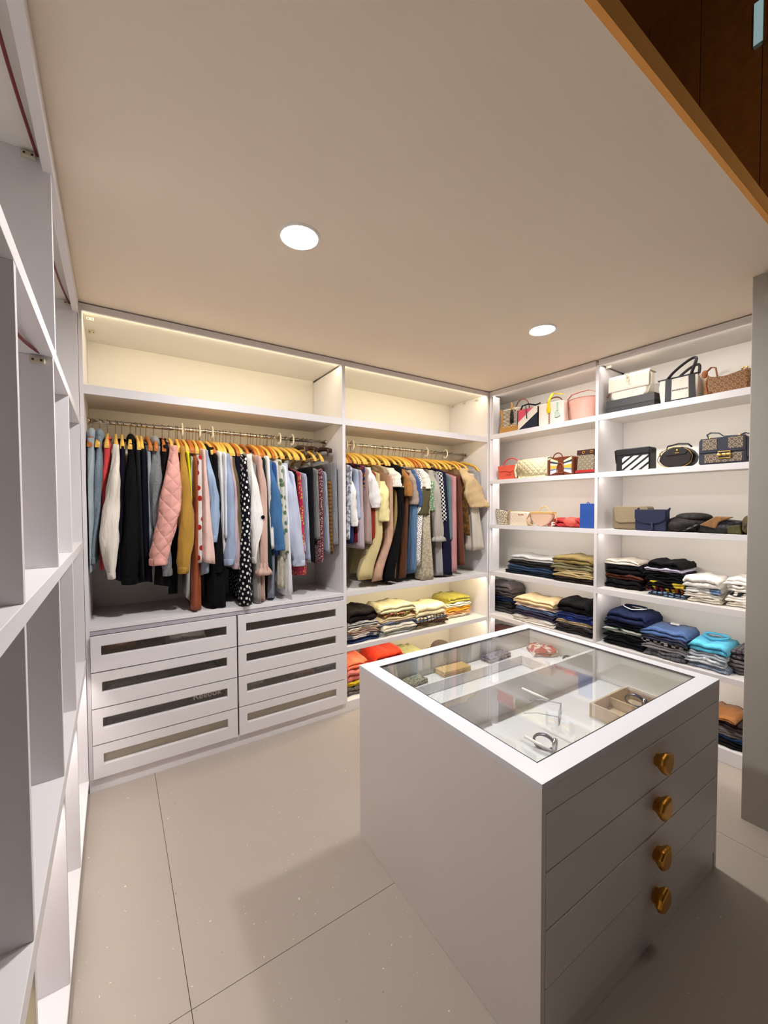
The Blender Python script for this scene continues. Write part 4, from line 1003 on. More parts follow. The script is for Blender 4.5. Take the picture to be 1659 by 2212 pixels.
MB().tube([(-W*0.45, 0.03, Hh_), (-W*0.3, 0.02, Hh_+0.035), (0.0, 0.02, Hh_+0.04), (W*0.3, 0.03, Hh_+0.02), (W*0.5, 0.04, Hh_+0.03)], 0.007, 8).build('handle', bkl, r)
MB().tube([(-0.01, -0.006, Hh_+0.03), (0.0, -0.012, Hh_-0.03), (0.005, -0.012, Hh_-0.09)], 0.004, 6).build('tassel', nv, r)

r, W, Hh_ = bagroot('satchel_bag', 'white leather satchel with yellow strap and orange side', 'handbag', 1163, 1217, Z1, 0.05, 921, 869)
wl = leather((240, 226, 214))
MB().prism(rrect(W, Hh_, 0.022), 0.0, 0.15).build('body', wl, r, bev=0.008)
box('side_gusset', leather((222, 110, 40)), (-W/2-0.008, -W/2+0.006, 0.02, 0.13, 0.004, Hh_*0.92), r, bev=0.003)
yl = leather((236, 200, 20))
MB().strap([(-0.01, -0.008, Hh_*0.66), (-0.012, -0.012, Hh_*0.9), (-0.012, -0.004, Hh_+0.02), (-0.004, 0.03, Hh_+0.075), (0.03, 0.05, Hh_+0.07), (0.075, 0.06, Hh_+0.055)], (1, 0.1, 0), 0.020, 0.005).build('yellow_strap', yl, r)
MB().ellipsoid((-0.012, -0.012, Hh_*0.70), 0.019, 0.006, 0.034).build('strap_end', yl, r)
box('studded_band', fab((120, 60, 56), 'checker', (226, 190, 170), 2.0), (-0.020, -0.004, -0.003, 0.001, 0.01, Hh_*0.60), r, bev=0)
arc_handle(-W*0.34, W*0.30, Hh_*0.97, 0.055, 0.06, 0.005).build('handle', brn, r)
mint = leather((186, 206, 194))
MB().strap([(W*0.28, -0.008, Hh_*0.93), (W*0.28, -0.010, Hh_*0.58)], (1, 0, 0), 0.014, 0.004).build('tag_cord', mint, r)
MB().prism([(W*0.18, Hh_*0.34), (W*0.20, Hh_*0.54), (W*0.36, Hh_*0.54), (W*0.40, Hh_*0.34), (W*0.34, Hh_*0.29), (W*0.22, Hh_*0.29)], -0.014, -0.006).build('mint_tag', mint, r, bev=0.002)

r, W, Hh_ = bagroot('bucket_bag', 'smooth dusty pink bucket bag with an arched handle', 'handbag', 1218, 1279, Z1, 0.04, 908, 859)
pk2 = leather((226, 172, 156)); pk3 = leather((190, 134, 122)); n = 28
rings = []
for t in range(7):
    v = t/6; a_, b_ = lerp(0.40, 0.50, v)*W, lerp(0.07, 0.085, v)
    rings.append([(a_*math.cos(2*PI*k/n), 0.085+b_*math.sin(2*PI*k/n), v*Hh_) for k in range(n)])
MB().loft(rings).build('body', pk2, r)
MB().tube([(0.5*W*math.cos(2*PI*k/n), 0.085+0.085*math.sin(2*PI*k/n), Hh_) for k in range(n)], 0.003, 6, closed=True).build('rim', pk3, r)
MB().strap([(-W*0.46, 0.05, Hh_*0.15), (-W*0.51, 0.055, Hh_*0.8), (-W*0.52, 0.06, Hh_*1.1), (-W*0.40, 0.07, Hh_*1.30), (-W*0.1, 0.08, Hh_*1.37), (W*0.2, 0.08, Hh_*1.36), (W*0.44, 0.08, Hh_*1.22), (W*0.51, 0.08, Hh_*1.0), (W*0.50, 0.075, Hh_*0.75)], (0, 1, 0), 0.016, 0.005).build('handle', pk3, r)
for s_ in (-1, 1): MB().ellipsoid((s_*W*0.5, 0.06, Hh_*0.78), 0.007, 0.007, 0.007).build('rivet', GM, r)

# --- top row, right bay
s0, _ = atR(1309, 890, 0.05); s1, _ = atR(1414, 872, 0.05)
bx_ = thing('storage_box', 'flat black cardboard box under the cream quilted flap bag', 'box', Rp((s0+s1)/2, 0.05, Z1+0.0005), RTH)
bw_ = s1-s0; bh_ = 0.095
MB().box(-bw_/2+0.002, bw_/2-0.002, 0.002, 0.248, 0, bh_*0.6).build('base', plain('black_card', (34, 32, 34), 0.6), bx_, bev=0.002)
MB().box(-bw_/2, bw_/2, 0.0, 0.25, bh_*0.42, bh_).build('lid', plain('black_card_lid', (40, 38, 40), 0.55), bx_, bev=0.003)
zt_ = Z1+bh_+0.001
s0, _ = atR(1316, 830, 0.07); s1, _ = atR(1403, 830, 0.07); W = s1-s0; Hh_ = atR(1360, 806, 0.07)[1]-zt_
r = thing('flap_bag', 'cream crinkled leather flap bag on top of the black box', 'handbag', Rp((s0+s1)/2, 0.07, zt_), RTH)
cr_ = plain('cream_crinkle', (224, 214, 198), 0.45, var=0.06, nscale=12, bmp=0.8, bscale=28)
puffy(rrect(W*0.98, Hh_*0.96, 0.02), 0.11).build('body', cr_, r)
fl_ = []
for i in range(9):
    t = i/8; y = lerp(0.10, -0.010, sstep(t*1.6)); z = Hh_*(1.0 if t < 0.5 else lerp(1.0, 0.36, (t-0.5)/0.5)) - (0.004 if t < 0.1 else 0)
    fl_.append((y if t < 0.6 else -0.010, z))
rings = [[(x_*W*0.5, y_, z_) for x_ in (-1, -0.6, -0.2, 0.2, 0.6, 1)]+[(x_*W*0.5, y_+0.008, z_-0.005) for x_ in (1, 0.6, 0.2, -0.2, -0.6, -1)] for y_, z_ in fl_]
MB().loft(rings).build('flap', cr_, r, bev=0.002)
ys_ = plain('brass_dull', (168, 152, 124), 0.3, metal=1.0)
for ch, dx, dz in (('Y', -0.006, 0.026), ('S', 0.0, 0.004), ('L', 0.010, -0.016)):
    text_mesh('monogram', ch, 0.050, ys_, r, (dx, -0.013, Hh_*0.62+dz), (PI/2, 0, 0), depth=0.0015)
MB().tube([(W*0.44, 0.03, Hh_*0.98), (W*0.50, 0.02, Hh_*0.8), (W*0.51, 0.01, Hh_*0.4), (W*0.47, 0.0, 0.01)], 0.005, 8).build('strap', cr_, r)
MB().tube([(-W*0.46, 0.08, Hh_*0.98), (-W*0.54, 0.06, Hh_*0.7), (-W*0.62, 0.05, Hh_*0.25), (-W*0.66, 0.05, 0.05)], 0.005, 8).build('strap', brn, r)

r, W, Hh_ = bagroot('tote_bag', 'white canvas tote with black handles and black lettering', 'handbag', 1418, 1511, Z1, 0.04, 860, 813)
cv = fab((232, 224, 212), wr=0.5); bkc = leather((34, 30, 34))
poly = [(-W*0.44, 0), (W*0.46, 0), (W*0.5, Hh_*0.7), (W*0.47, Hh_), (-W*0.47, Hh_), (-W*0.5, Hh_*0.7)]
puffy(poly, 0.16, n=8).build('body', cv, r)
box('base_band', bkc, (-W*0.20, W*0.32, -0.004, 0.14, 0.0, Hh_*0.10), r, bev=0.003)
box('top_binding', bkc, (-W*0.49, W*0.49, 0.010, 0.022, Hh_-0.006, Hh_+0.003), r, bev=0.002)
for x_ in (-W*0.22, W*0.34):
    MB().prism([(x_-W*0.075, 0.0), (x_+W*0.075, 0.0), (x_+W*0.07-0.012*(x_/W), Hh_), (x_-W*0.07-0.012*(x_/W), Hh_)], -0.003, 0.006).build('vertical_band', bkc, r)
for y_, lean, hh in ((-0.004, 0.03, 0.105), (0.11, 0.02, 0.09)):
    MB().tube([(lerp(-W*0.22, W*0.32, t)+lean*math.sin(PI*t)*2.2, y_+0.03*math.sin(PI*t), Hh_*0.97+hh*math.sin(PI*t)**0.8) for t in [k/16 for k in range(17)]], 0.0085, 8).build('handle', bkc, r)
text_mesh('lettering', 'BALENCIAGA', 0.027, plain('print_black', (24, 22, 24), 0.6), r, (W*0.06, -0.0012, Hh_*0.44), (PI/2, 0, 0), width=W*0.36)
for s_ in (-1, 1): MB().ellipsoid((s_*W*0.45, 0.02, Hh_*0.85), 0.006, 0.004, 0.006).build('eyelet', SM, r)

r, W, Hh_ = bagroot('shoulder_bag', 'tan monogram shoulder bag with a leather loop strap', 'handbag', 1517, 1623, Z1, 0.035, 846, 802)
mono = fab((176, 134, 92), 'mono', (136, 92, 54), 0.85, 0.6, 0.3)
poly = [(-W*0.5, 0), (W*0.48, 0), (W*0.5, Hh_*0.45), (W*0.44, Hh_*0.98), (W*0.3, Hh_*0.95), (0, Hh_*0.84), (-W*0.3, Hh_*0.90), (-W*0.44, Hh_*1.0), (-W*0.5, Hh_*0.6)]
puffy(poly, 0.10, n=8).build('body', mono, r)
tl = leather((160, 98, 56))
MB().tube([(-W*0.38, 0.004, Hh_*0.98), (-W*0.43, -0.002, Hh_*0.6), (-W*0.40, -0.004, Hh_*0.12), (-W*0.30, -0.004, 0.012)], 0.005, 8).build('piping', tl, r)
MB().strap([(-W*0.46, 0.03, Hh_), (-W*0.45, 0.03, Hh_*1.25), (-W*0.36, 0.035, Hh_*1.42), (-W*0.27, 0.04, Hh_*1.38), (-W*0.24, 0.045, Hh_*0.95)], (0, 1, 0), 0.018, 0.005).build('strap', tl, r)
MB().ellipsoid((-W*0.48, 0.02, Hh_*1.12), 0.016, 0.012, 0.024).build('buckle_loop', tl, r)
MB().tube([(W*0.28, 0.02, Hh_*0.97), (W*0.33, 0.02, Hh_*1.08), (W*0.40, 0.02, Hh_*1.05), (W*0.38, 0.02, Hh_*0.96)], 0.004, 6).build('chain', GM, r)

# --- second row, left bay
r, W, Hh_ = bagroot('flap_bag', 'small coral red flap bag', 'handbag', 1077, 1112, Z2, 0.04, 1034, 1006)
co = leather((226, 96, 76)); co2 = leather((196, 70, 58))
MB().box(-W/2, W/2, 0, 0.09, 0, Hh_).build('body', co, r, bev=0.005)
MB().prism([(-W/2-0.002, Hh_*1.01), (W/2+0.002, Hh_*1.01), (W/2, Hh_*0.62), (W*0.32, Hh_*0.52), (W*0.2, Hh_*0.50), (0, Hh_*0.60), (-W/2, Hh_*0.58)], -0.008, 0.0).build('flap', co, r, bev=0.002)
arc_handle(-W*0.42, W*0.55, Hh_*0.98, 0.07, 0.05, 0.005).build('handle', co2, r)
for x_ in (W*0.08, W*0.24): MB().ellipsoid((x_, -0.010, Hh_*0.36), 0.009, 0.005, 0.007).build('bow', co2, r)
r, W, Hh_ = bagroot('flap_bag', 'pale yellow diamond-quilted flap bag', 'handbag', 1115, 1183, Z2, 0.035, 1030, 990)
cq = fab((240, 228, 186), 'quilt', (220, 205, 160), 1.6, 0.5)
poly = [(-W*0.5, 0), (W*0.5, 0), (W*0.5, Hh_*0.95), (-W*0.42, Hh_*0.97), (-W*0.5, Hh_*0.6)]
puffy(poly, 0.12, n=8).build('body', cq, r)
rings = [[(-W*0.44, y_, z_), (0, y_-0.004, z_), (W*0.5, y_, z_), (W*0.5, y_+0.008, z_-0.003), (0, y_+0.008, z_-0.003), (-W*0.44, y_+0.008, z_-0.003)] for y_, z_ in ((0.10, Hh_*0.98), (0.03, Hh_*1.01), (-0.006, Hh_*0.96), (-0.012, Hh_*0.6), (-0.010, Hh_*0.16))]
MB().loft(rings).build('flap', cq, r)
for x_ in (-W*0.36, W*0.44): MB().tube([(x_+0.008*math.cos(2*PI*k/12), 0.004, Hh_*0.98+0.008*math.sin(2*PI*k/12)) for k in range(12)], 0.003, 6, closed=True).build('ring', SM, r)
MB().strap([(-W*0.46, -0.006, Hh_*0.8), (-W*0.50, -0.014, Hh_*0.45), (-W*0.46, -0.016, Hh_*0.05)], (1, 0.3, 0), 0.016, 0.005).build('strap', cq, r)
r, W, Hh_ = bagroot('satchel_bag', 'multicoloured striped bag with brown leather trim and buckle', 'handbag', 1186, 1238, Z2, 0.035, 1026, 987)
br2 = leather((112, 54, 34))
MB().prism(rrect(W, Hh_, 0.016), 0.0, 0.10).build('body', br2, r, bev=0.004)
cols_ = [((214, 218, 224), 0.08, 0.26), ((120, 140, 172), 0.26, 0.36), ((222, 180, 80), 0.36, 0.58), ((236, 228, 206), 0.58, 0.70), ((56, 62, 84), 0.70, 0.82), ((206, 214, 176), 0.82, 0.97)]
for (c_, a_, b_) in cols_:
    for sx in (-1, 1):
        xo, xi = sx*W*0.44, sx*W*0.12
        mid_ = 0.46
        MB().prism([(xo, Hh_*a_), (xo, Hh_*b_), (xi, Hh_*lerp(b_, mid_, 0.35)), (xi, Hh_*lerp(a_, mid_, 0.35))], -0.003, 0.002).build('colour_panel', leather(c_), r)
MB().prism(rrect(W*0.20, Hh_*1.0, 0.004), -0.006, 0.0).build('tab', br2, r)
MB().tube([(W*0.13*math.cos(a), -0.010, Hh_*0.38+Hh_*0.28*math.sin(a)) for a in [PI*k/12 for k in range(13)]]+[(-W*0.13, -0.010, Hh_*0.14), (W*0.13, -0.010, Hh_*0.14)], 0.0045, 8, closed=True).build('buckle', plain('bronze', (150, 84, 54), 0.35, metal=0.6), r)
arc_handle(-W*0.42, -W*0.02, Hh_*0.95, 0.045, 0.03, 0.0045).build('handle', br2, r)
for s_ in (-1, 1): box('side_trim', br2, (s_*W*0.5-0.010, s_*W*0.5+0.004, -0.004, 0.09, 0.0, Hh_*0.9), r, bev=0.003)
r, W, Hh_ = bagroot('bucket_bag', 'brown monogram bucket bag with a red band', 'handbag', 1243, 1284, Z2, 0.035, 1023, 972)
mo2 = fab((110, 96, 78), 'mono', (160, 146, 122), 0.85, 0.7, 0.3)
poly = [(-W*0.50, 0), (W*0.54, 0), (W*0.50, Hh_*0.5), (W*0.46, Hh_), (-W*0.40, Hh_), (-W*0.46, Hh_*0.6)]
puffy(poly, 0.13, n=8).build('body', mo2, r)
dkb = leather((66, 40, 36))
MB().prism([(-W*0.43, Hh_*0.80), (W*0.49, Hh_*0.80), (W*0.47, Hh_*1.01), (-W*0.41, Hh_*1.01)], -0.004, 0.12).build('top_band', dkb, r, bev=0.003)
MB().prism([(-W*0.51, Hh_*0.06), (W*0.54, Hh_*0.06), (W*0.53, Hh_*0.16), (-W*0.50, Hh_*0.16)], -0.004, 0.128).build('red_band', leather((170, 40, 40)), r)
MB().prism([(-W*0.51, 0), (W*0.545, 0), (W*0.54, Hh_*0.06), (-W*0.51, Hh_*0.06)], -0.005, 0.129).build('base', dkb, r)
for x_ in (-W*0.06, W*0.36): MB().tube([(x_+0.008*math.cos(2*PI*k/12), -0.007, Hh_*0.90+0.008*math.sin(2*PI*k/12)) for k in range(12)], 0.0025, 6, closed=True).build('eyelet', GM, r)
# --- second row, right bay
r, W, Hh_ = bagroot('camera_bag', 'black box bag with white diagonal stripes', 'handbag', 1330, 1403, Z2, 0.045, 1014, 969)
MB().box(-W/2, W/2, 0, 0.11, 0, Hh_).build('body', bkl, r, bev=0.008)
wp = leather((238, 236, 232))
fx0, fx1, fz0, fz1 = -W*0.30, W*0.47, Hh_*0.03, Hh_*0.66
def clip_band(c0, c1):
    # band between lines z = x + c, clipped to the front panel
    poly = [(fx0, fz0), (fx1, fz0), (fx1, fz1), (fx0, fz1)]
    def cut(poly, fn):
        out = []
        for i in range(len(poly)):
            a, b = poly[i], poly[(i+1) % len(poly)]; fa, fb = fn(a), fn(b)
            if fa >= 0: out.append(a)
            if (fa >= 0) != (fb >= 0):
                t = fa/(fa-fb); out.append((lerp(a[0], b[0], t), lerp(a[1], b[1], t)))
        return out
    poly = cut(poly, lambda p: (p[1]-0.8*p[0])-c0)
    if poly: poly = cut(poly, lambda p: c1-(p[1]-0.8*p[0]))
    return poly
st_ = (fx1-fx0)*0.8+(fz1-fz0)
for k in range(5):
    c0 = fz0-0.8*fx1+st_*(k*0.2+0.02); pl = clip_band(c0, c0+st_*0.12)
    if len(pl) > 2: MB().prism(pl, -0.0025, 0.001).build('white_stripe', wp, r)
box('top_flap', bkl, (-W*0.5, W*0.5, -0.004, 0.1, Hh_*0.72, Hh_*1.02), r, bev=0.006)
MB().tube([(-W*0.44, 0.02, Hh_), (-W*0.56, 0.02, Hh_*0.98), (-W*0.54, 0.03, Hh_*0.4)], 0.006, 8).build('strap', bkl, r)
MB().tube([(W*0.48, 0.0, Hh_*0.94), (W*0.56, 0.0, Hh_*0.80), (W*0.50, 0.0, Hh_*0.76)], 0.003, 6).build('clasp_ring', bkl, r)
r, W, Hh_ = bagroot('crossbody_bag', 'black half-oval leather bag with gold zip line', 'handbag', 1420, 1499, Z2, 0.045, 1008, 962)
bko = leather((38, 34, 33), 0.4)
poly = [(W*0.5*math.cos(a)*(1.0 if math.sin(a) > 0 else 0.94), max(0, Hh_*0.34+Hh_*(0.62 if math.sin(a) > 0 else 0.36)*math.sin(a))) for a in [2*PI*k/28 for k in range(28)]]
puffy(poly, 0.12, n=8).build('body', bko, r)
MB().tube([(x*0.97-0.006, -0.002+0.012, z*0.97+0.002) for x, z in poly], 0.0022, 6, closed=True).build('gold_zip', GM, r)
MB().prism([(-W*0.24, Hh_*0.54), (W*0.28, Hh_*0.56), (W*0.34, Hh_*0.72), (W*0.2, Hh_*0.90), (-W*0.1, Hh_*0.90), (-W*0.28, Hh_*0.70)], -0.006, 0.004).build('front_flap', bko, r, bev=0.003)
MB().ellipsoid((W*0.06, -0.009, Hh_*0.76), 0.007, 0.003, 0.007).build('emblem', GM, r)
box('emblem_bar', GM, (W*0.0, W*0.12, -0.0075, -0.006, Hh_*0.635, Hh_*0.665), r, bev=0)
MB().tube([(-W*0.34, 0.05, Hh_*0.86), (-W*0.30, 0.05, Hh_*1.03), (0, 0.05, Hh_*1.10), (W*0.26, 0.05, Hh_*1.05), (W*0.36, 0.05, Hh_*0.90)], 0.005, 8).build('handle', bko, r)
MB().tube([(-W*0.40, 0.02, Hh_*0.80), (-W*0.47, 0.02, Hh_*0.7), (-W*0.46, 0.02, Hh_*0.55)], 0.004, 6).build('chain', GM, r)
r, W, Hh_ = bagroot('flap_bag', 'large navy and beige woven flap bag with gold clasp', 'handbag', 1508, 1612, Z2, 0.035, 1002, 944)
nvl = leather((54, 56, 68)); jq = fab((176, 158, 136), 'mono', (112, 98, 84), 0.95, 0.7, 0.2)
MB().prism(rrect(W, Hh_, 0.018), 0.0, 0.14).build('body', nvl, r, bev=0.01)
for x0_, x1_, z0_, z1_ in ((-W*0.40, -W*0.09, 0.55, 0.96), (W*0.14, W*0.44, 0.55, 0.96)):
    MB().prism([(x0_, Hh_*z0_), (x1_, Hh_*z0_), (x1_, Hh_*z1_), (x0_, Hh_*z1_)], -0.009, -0.004).build('woven_panel', jq, r)
MB().prism([(-W*0.36, Hh_*0.08), (W*0.42, Hh_*0.08), (W*0.42, Hh_*0.40), (-W*0.36, Hh_*0.40)], -0.003, 0.002).build('woven_panel', jq, r)
MB().prism([(-W*0.48, Hh_*0.45), (W*0.49, Hh_*0.45), (W*0.49, Hh_*1.0), (-W*0.45, Hh_*1.0)], -0.006, 0.0).build('flap', nvl, r, bev=0.003)
MB().prism([(-W*0.07, Hh_*0.20), (W*0.20, Hh_*0.20), (W*0.20, Hh_*0.48), (-W*0.07, Hh_*0.48)], -0.012, -0.006).build('clasp_plate', GM, r, bev=0.003)
MB().prism([(-W*0.05, Hh_*0.235), (W*0.18, Hh_*0.235), (W*0.18, Hh_*0.445), (-W*0.05, Hh_*0.445)], -0.0135, -0.011).build('clasp_inlay', bkl, r)
for dx in (-0.018, 0.006, 0.026): MB().ellipsoid((W*0.065+dx-0.004, -0.0145, Hh_*0.345), 0.014, 0.002, 0.008).build('emblem', GM, r)
MB().strap([(-W*0.24, 0.05, Hh_*1.0), (-W*0.34, 0.05, Hh_*1.05), (-W*0.38, 0.05, Hh_*1.17), (-W*0.30, 0.05, Hh_*1.24), (-W*0.12, 0.05, Hh_*1.20), (-W*0.02, 0.05, Hh_*1.06), (W*0.3, 0.05, Hh_*1.03), (W*0.42, 0.05, Hh_*1.10), (W*0.56, 0.05, Hh_*1.02)], (0, 1, 0), 0.018, 0.005).build('strap', nvl, r)
for x_ in (-W*0.30, W*0.32): MB().ellipsoid((x_, 0.04, Hh_*1.02), 0.007, 0.007, 0.012).build('strap_ring', GM, r)
MB().tube([(W*0.54, 0.02, Hh_*0.9), (W*0.58, 0.02, Hh_*0.4), (W*0.50, 0.02, 0.02)], 0.004, 6).build('side_strap', nvl, r)
# --- third row, left bay
r, W, Hh_ = bagroot('pouch', 'leaning white and black speckled pouch in the shelf corner', 'handbag', 1072, 1096, Z3, 0.05, 1133, 1100)
lp = fab((226, 214, 190), 'lace', (50, 42, 34), 3.0, 0.6)
MB().prism([(-W*0.55-0.015, Hh_), (W*0.5-0.012, Hh_*0.9), (W*0.5, 0), (-W*0.3, 0.0)], 0.0, 0.03).build('body', lp, r, bev=0.006)
MB().tube([(-W*0.55-0.015, 0.015, Hh_), (W*0.5-0.012, 0.015, Hh_*0.9)], 0.004, 6).build('zip', bkl, r)
r, W, Hh_ = bagroot('pouch', 'white embossed wristlet pouch with gold clip', 'handbag', 1098, 1143, Z3, 0.035, 1136, 1105)
em = fab((240, 226, 208), 'mono', (226, 206, 184), 0.8, 0.5, 0.2)
puffy([(-W*0.5, 0), (W*0.5, 0), (W*0.48, Hh_*0.97), (-W*0.44, Hh_)], 0.07, n=8).build('body', em, r)
box('zip', tan, (-W*0.46, W*0.48, 0.03, 0.04, Hh_*0.96, Hh_*1.01), r, bev=0.002)
MB().tube([(-W*0.40, 0.02, Hh_*1.02), (-W*0.48, 0.01, Hh_*1.08), (-W*0.54, 0.01, Hh_*0.85), (-W*0.60, 0.01, Hh_*0.5), (-W*0.50, 0.0, Hh_*0.2)], 0.0045, 6).build('wrist_strap', GM, r)
box('logo_plate', GM, (-W*0.02, W*0.24, -0.002, 0.001, Hh_*0.74, Hh_*0.79), r, bev=0)
r, W, Hh_ = bagroot('half_moon_bag', 'peach translucent half-moon bag with tan trim', 'handbag', 1144, 1192, Z3, 0.03, 1137, 1106)
tr_ = plain('peach_vinyl', (228, 190, 166), 0.25, var=0.03)
poly = [(-W*0.5, Hh_)]+[(-W*0.5*math.cos(PI*k/14)*1.0, Hh_*0.92*(1-math.sin(PI*k/14)**0.8)) for k in range(15)]+[(W*0.5, Hh_)]
puffy(poly, 0.06, n=8).build('body', tr_, r)
tg = leather((222, 182, 120))
box('top_trim', tg, (-W*0.51, W*0.51, -0.002, 0.062, Hh_*0.86, Hh_*1.02), r, bev=0.003)
arc_handle(-W*0.22, W*0.22, Hh_, 0.045, 0.05, 0.004).build('handle', tg, r)
MB().strap([(-W*0.5, 0.0, Hh_*0.9), (-W*0.62, -0.005, Hh_*0.5), (-W*0.52, -0.010, Hh_*0.2), (-W*0.30, -0.012, 0.006)], (0, 1, 0), 0.012, 0.004).build('strap', tg, r)
MB().strap([(W*0.46, 0.03, Hh_*1.0), (W*0.60, 0.03, Hh_*0.75), (W*0.62, 0.03, Hh_*0.4), (W*0.52, 0.03, 0.03)], (0, 1, 0), 0.012, 0.004).build('strap', tg, r)
r, W, Hh_ = bagroot('folded_bag', 'crumpled red nylon bag with straps lying flat', 'handbag', 1186, 1251, Z3, 0.045, 1140, 1117)
rd = fab((200, 52, 56), rough=0.6); rd2 = fab((226, 96, 80), rough=0.6)
o_ = folded_mesh(W*0.95, 0.16, Hh_*0.8, random.Random(5), 2).build('body', rd, r, loc=(W*0.03, 0.02, 0))
MB().ellipsoid((W*0.14, 0.05, Hh_*0.5), W*0.26, 0.05, Hh_*0.5, 16, 8).build('pocket', rd2, r)
MB().strap([(-W*0.52, 0.0, 0.006), (-W*0.30, 0.01, 0.02), (-W*0.22, 0.02, Hh_*0.66), (-W*0.40, 0.03, Hh_*0.74)], (0, 1, 0), 0.02, 0.006).build('strap', rd, r)
MB().strap([(-W*0.5, 0.02, Hh_*0.2), (-W*0.3, -0.005, Hh_*0.36), (-W*0.05, -0.002, Hh_*0.05)], (0, 1, 0), 0.018, 0.006).build('strap', rd, r)
box('white_tag', PLASTIC, (-W*0.40, -W*0.28, -0.008, -0.006, Hh_*0.14, Hh_*0.48), r, bev=0)
r, W, Hh_ = bagroot('folded_bag', 'blue flat-folded reusable shopping bag standing upright', 'handbag', 1252, 1282, Z3, 0.03, 1141, 1088)
bl = plain('blue_woven', (34, 78, 160), 0.5, var=0.15, nscale=14, bmp=0.4, bscale=60)
for k in range(6):
    MB().prism(rrect(W*(1-0.02*(k % 2)), Hh_*(1-0.008*k), 0.004), k*0.009, k*0.009+0.0085).build('fold', bl, r, bev=0.003)
MB().tube([(-0.01, 0.02, Hh_), (0.0, 0.02, Hh_+0.012), (0.01, 0.02, Hh_)], 0.003, 6).build('handle', bl, r)
# --- third row, right bay
r, W, Hh_ = bagroot('flap_bag', 'taupe olive leather flap bag behind the navy one', 'handbag', 1322, 1400, Z3, 0.10, 1138, 1094)
ol = leather((146, 130, 104)); ol2 = leather((128, 112, 88))
MB().prism(rrect(W, Hh_, 0.018), 0.0, 0.10).build('body', ol2, r, bev=0.01)
MB().prism([(-W*0.46, Hh_*1.01), (W*0.5, Hh_*1.01), (W*0.5, Hh_*0.34), (-W*0.28, Hh_*0.28), (-W*0.38, Hh_*0.36)], -0.010, -0.001).build('flap', ol, r, bev=0.004)
MB().tube([(-W*0.48, 0.05, Hh_*0.98), (-W*0.54, 0.05, Hh_*0.9), (-W*0.52, 0.05, Hh_*0.3)], 0.006, 8).build('strap', ol2, r)
r, W, Hh_ = bagroot('flap_bag', 'small navy leather bag with a rounded flap and tassel', 'handbag', 1371, 1438, Z3, 0.03, 1145, 1101)
nb = leather((42, 46, 72))
MB().prism(rrect(W, Hh_, 0.012), 0.0, 0.065).build('body', nb, r, bev=0.006)
fp_ = [(-W*0.5, Hh_*1.01), (W*0.5, Hh_*1.01)]+[(W*0.5*math.cos(PI*k/12), Hh_*0.62-Hh_*0.30*math.sin(PI*k/12)) for k in range(13)]
MB().prism(fp_, -0.007, -0.001).build('flap', nb, r, bev=0.003)
MB().ellipsoid((W*0.08, -0.010, Hh_*0.34), 0.010, 0.005, 0.010).build('knot', nb, r)
MB().tube([(W*0.08, -0.010, Hh_*0.34), (W*0.12, -0.014, Hh_*0.12), (W*0.05, -0.016, 0.006), (-W*0.02, -0.016, 0.006)], 0.005, 6).build('tassel', nb, r)
for s_ in (-1, 1): MB().prism([(s_*W*0.5-0.006, Hh_*0.95), (s_*W*0.5+0.010, Hh_*1.08), (s_*W*0.5+0.002, Hh_*0.9)], 0.02, 0.05).build('corner_tab', nb, r)
r, W, Hh_ = bagroot('backpack', 'black nylon backpack lying flat with a small white label', 'backpack', 1424, 1522, Z3, 0.04, 1149, 1108)
bn = fab((44, 38, 36), rough=0.7)
for nm, cx_, cy_, rx_, ry_, rz_, zz_ in (('body', 0.0, 0.14, W*0.52, 0.13, Hh_*0.42, Hh_*0.40), ('front_pocket', -W*0.18, 0.06, W*0.30, 0.06, Hh_*0.32, Hh_*0.30), ('top_flap', W*0.10, 0.13, W*0.40, 0.10, Hh_*0.26, Hh_*0.74)):
    MB().ellipsoid((cx_, cy_, zz_), rx_, ry_, rz_, 20, 10, -0.92, 0.7).build(nm, bn, r)
box('white_label', PLASTIC, (-W*0.46, -W*0.38, -0.006, -0.003, Hh_*0.42, Hh_*0.64), r, bev=0)
MB().strap([(W*0.05, 0.0, 0.008), (W*0.22, -0.008, Hh_*0.25), (W*0.34, 0.0, Hh_*0.40)], (0, 1, 0), 0.03, 0.006).build('strap', fab((120, 118, 116), 'lace', (40, 40, 42), 1.2), r)
r, W, Hh_ = bagroot('clutch_bag', 'brown suede and black clutch lying between backpack and camouflage bag', 'handbag', 1500, 1602, Z3, 0.035, 1153, 1116)
MB().prism([(-W*0.5, 0), (W*0.5, 0), (W*0.48, Hh_*0.70), (-W*0.1, Hh_*0.86), (-W*0.4, Hh_*0.5)], 0.03, 0.16).build('body', fab((30, 28, 34), rough=0.6), r, bev=0.008)
MB().prism([(-W*0.42, Hh_*0.46), (-W*0.05, Hh_*0.28), (W*0.0, Hh_*0.66), (W*0.30, Hh_*0.98), (-W*0.06, Hh_*1.0), (-W*0.2, Hh_*0.8)], 0.015, 0.05).build('suede_flap', fab((150, 110, 72)), r, bev=0.006)
MB().ellipsoid((W*0.12, 0.05, Hh_*0.3), W*0.30, 0.04, Hh_*0.32, 16, 8).build('fold', fab((40, 36, 42), rough=0.6), r)
MB().prism([(W*0.22, 0.0), (W*0.5, 0.0), (W*0.46, Hh_*0.55), (W*0.20, Hh_*0.44)], 0.0, 0.028).build('olive_pocket', fab((92, 88, 56)), r, bev=0.006)
r, W, Hh_ = bagroot('pouch', 'camouflage pouch by the grey wall end', 'handbag', 1592, 1646, Z3, 0.03, 1158, 1112)
cm = fab((92, 80, 54), 'camo', (48, 44, 36), 1.0)
MB().ellipsoid((0, 0.09, Hh_*0.46), W*0.5, 0.085, Hh_*0.52, 20, 10, -0.88, 0.6).build('body', cm, r)
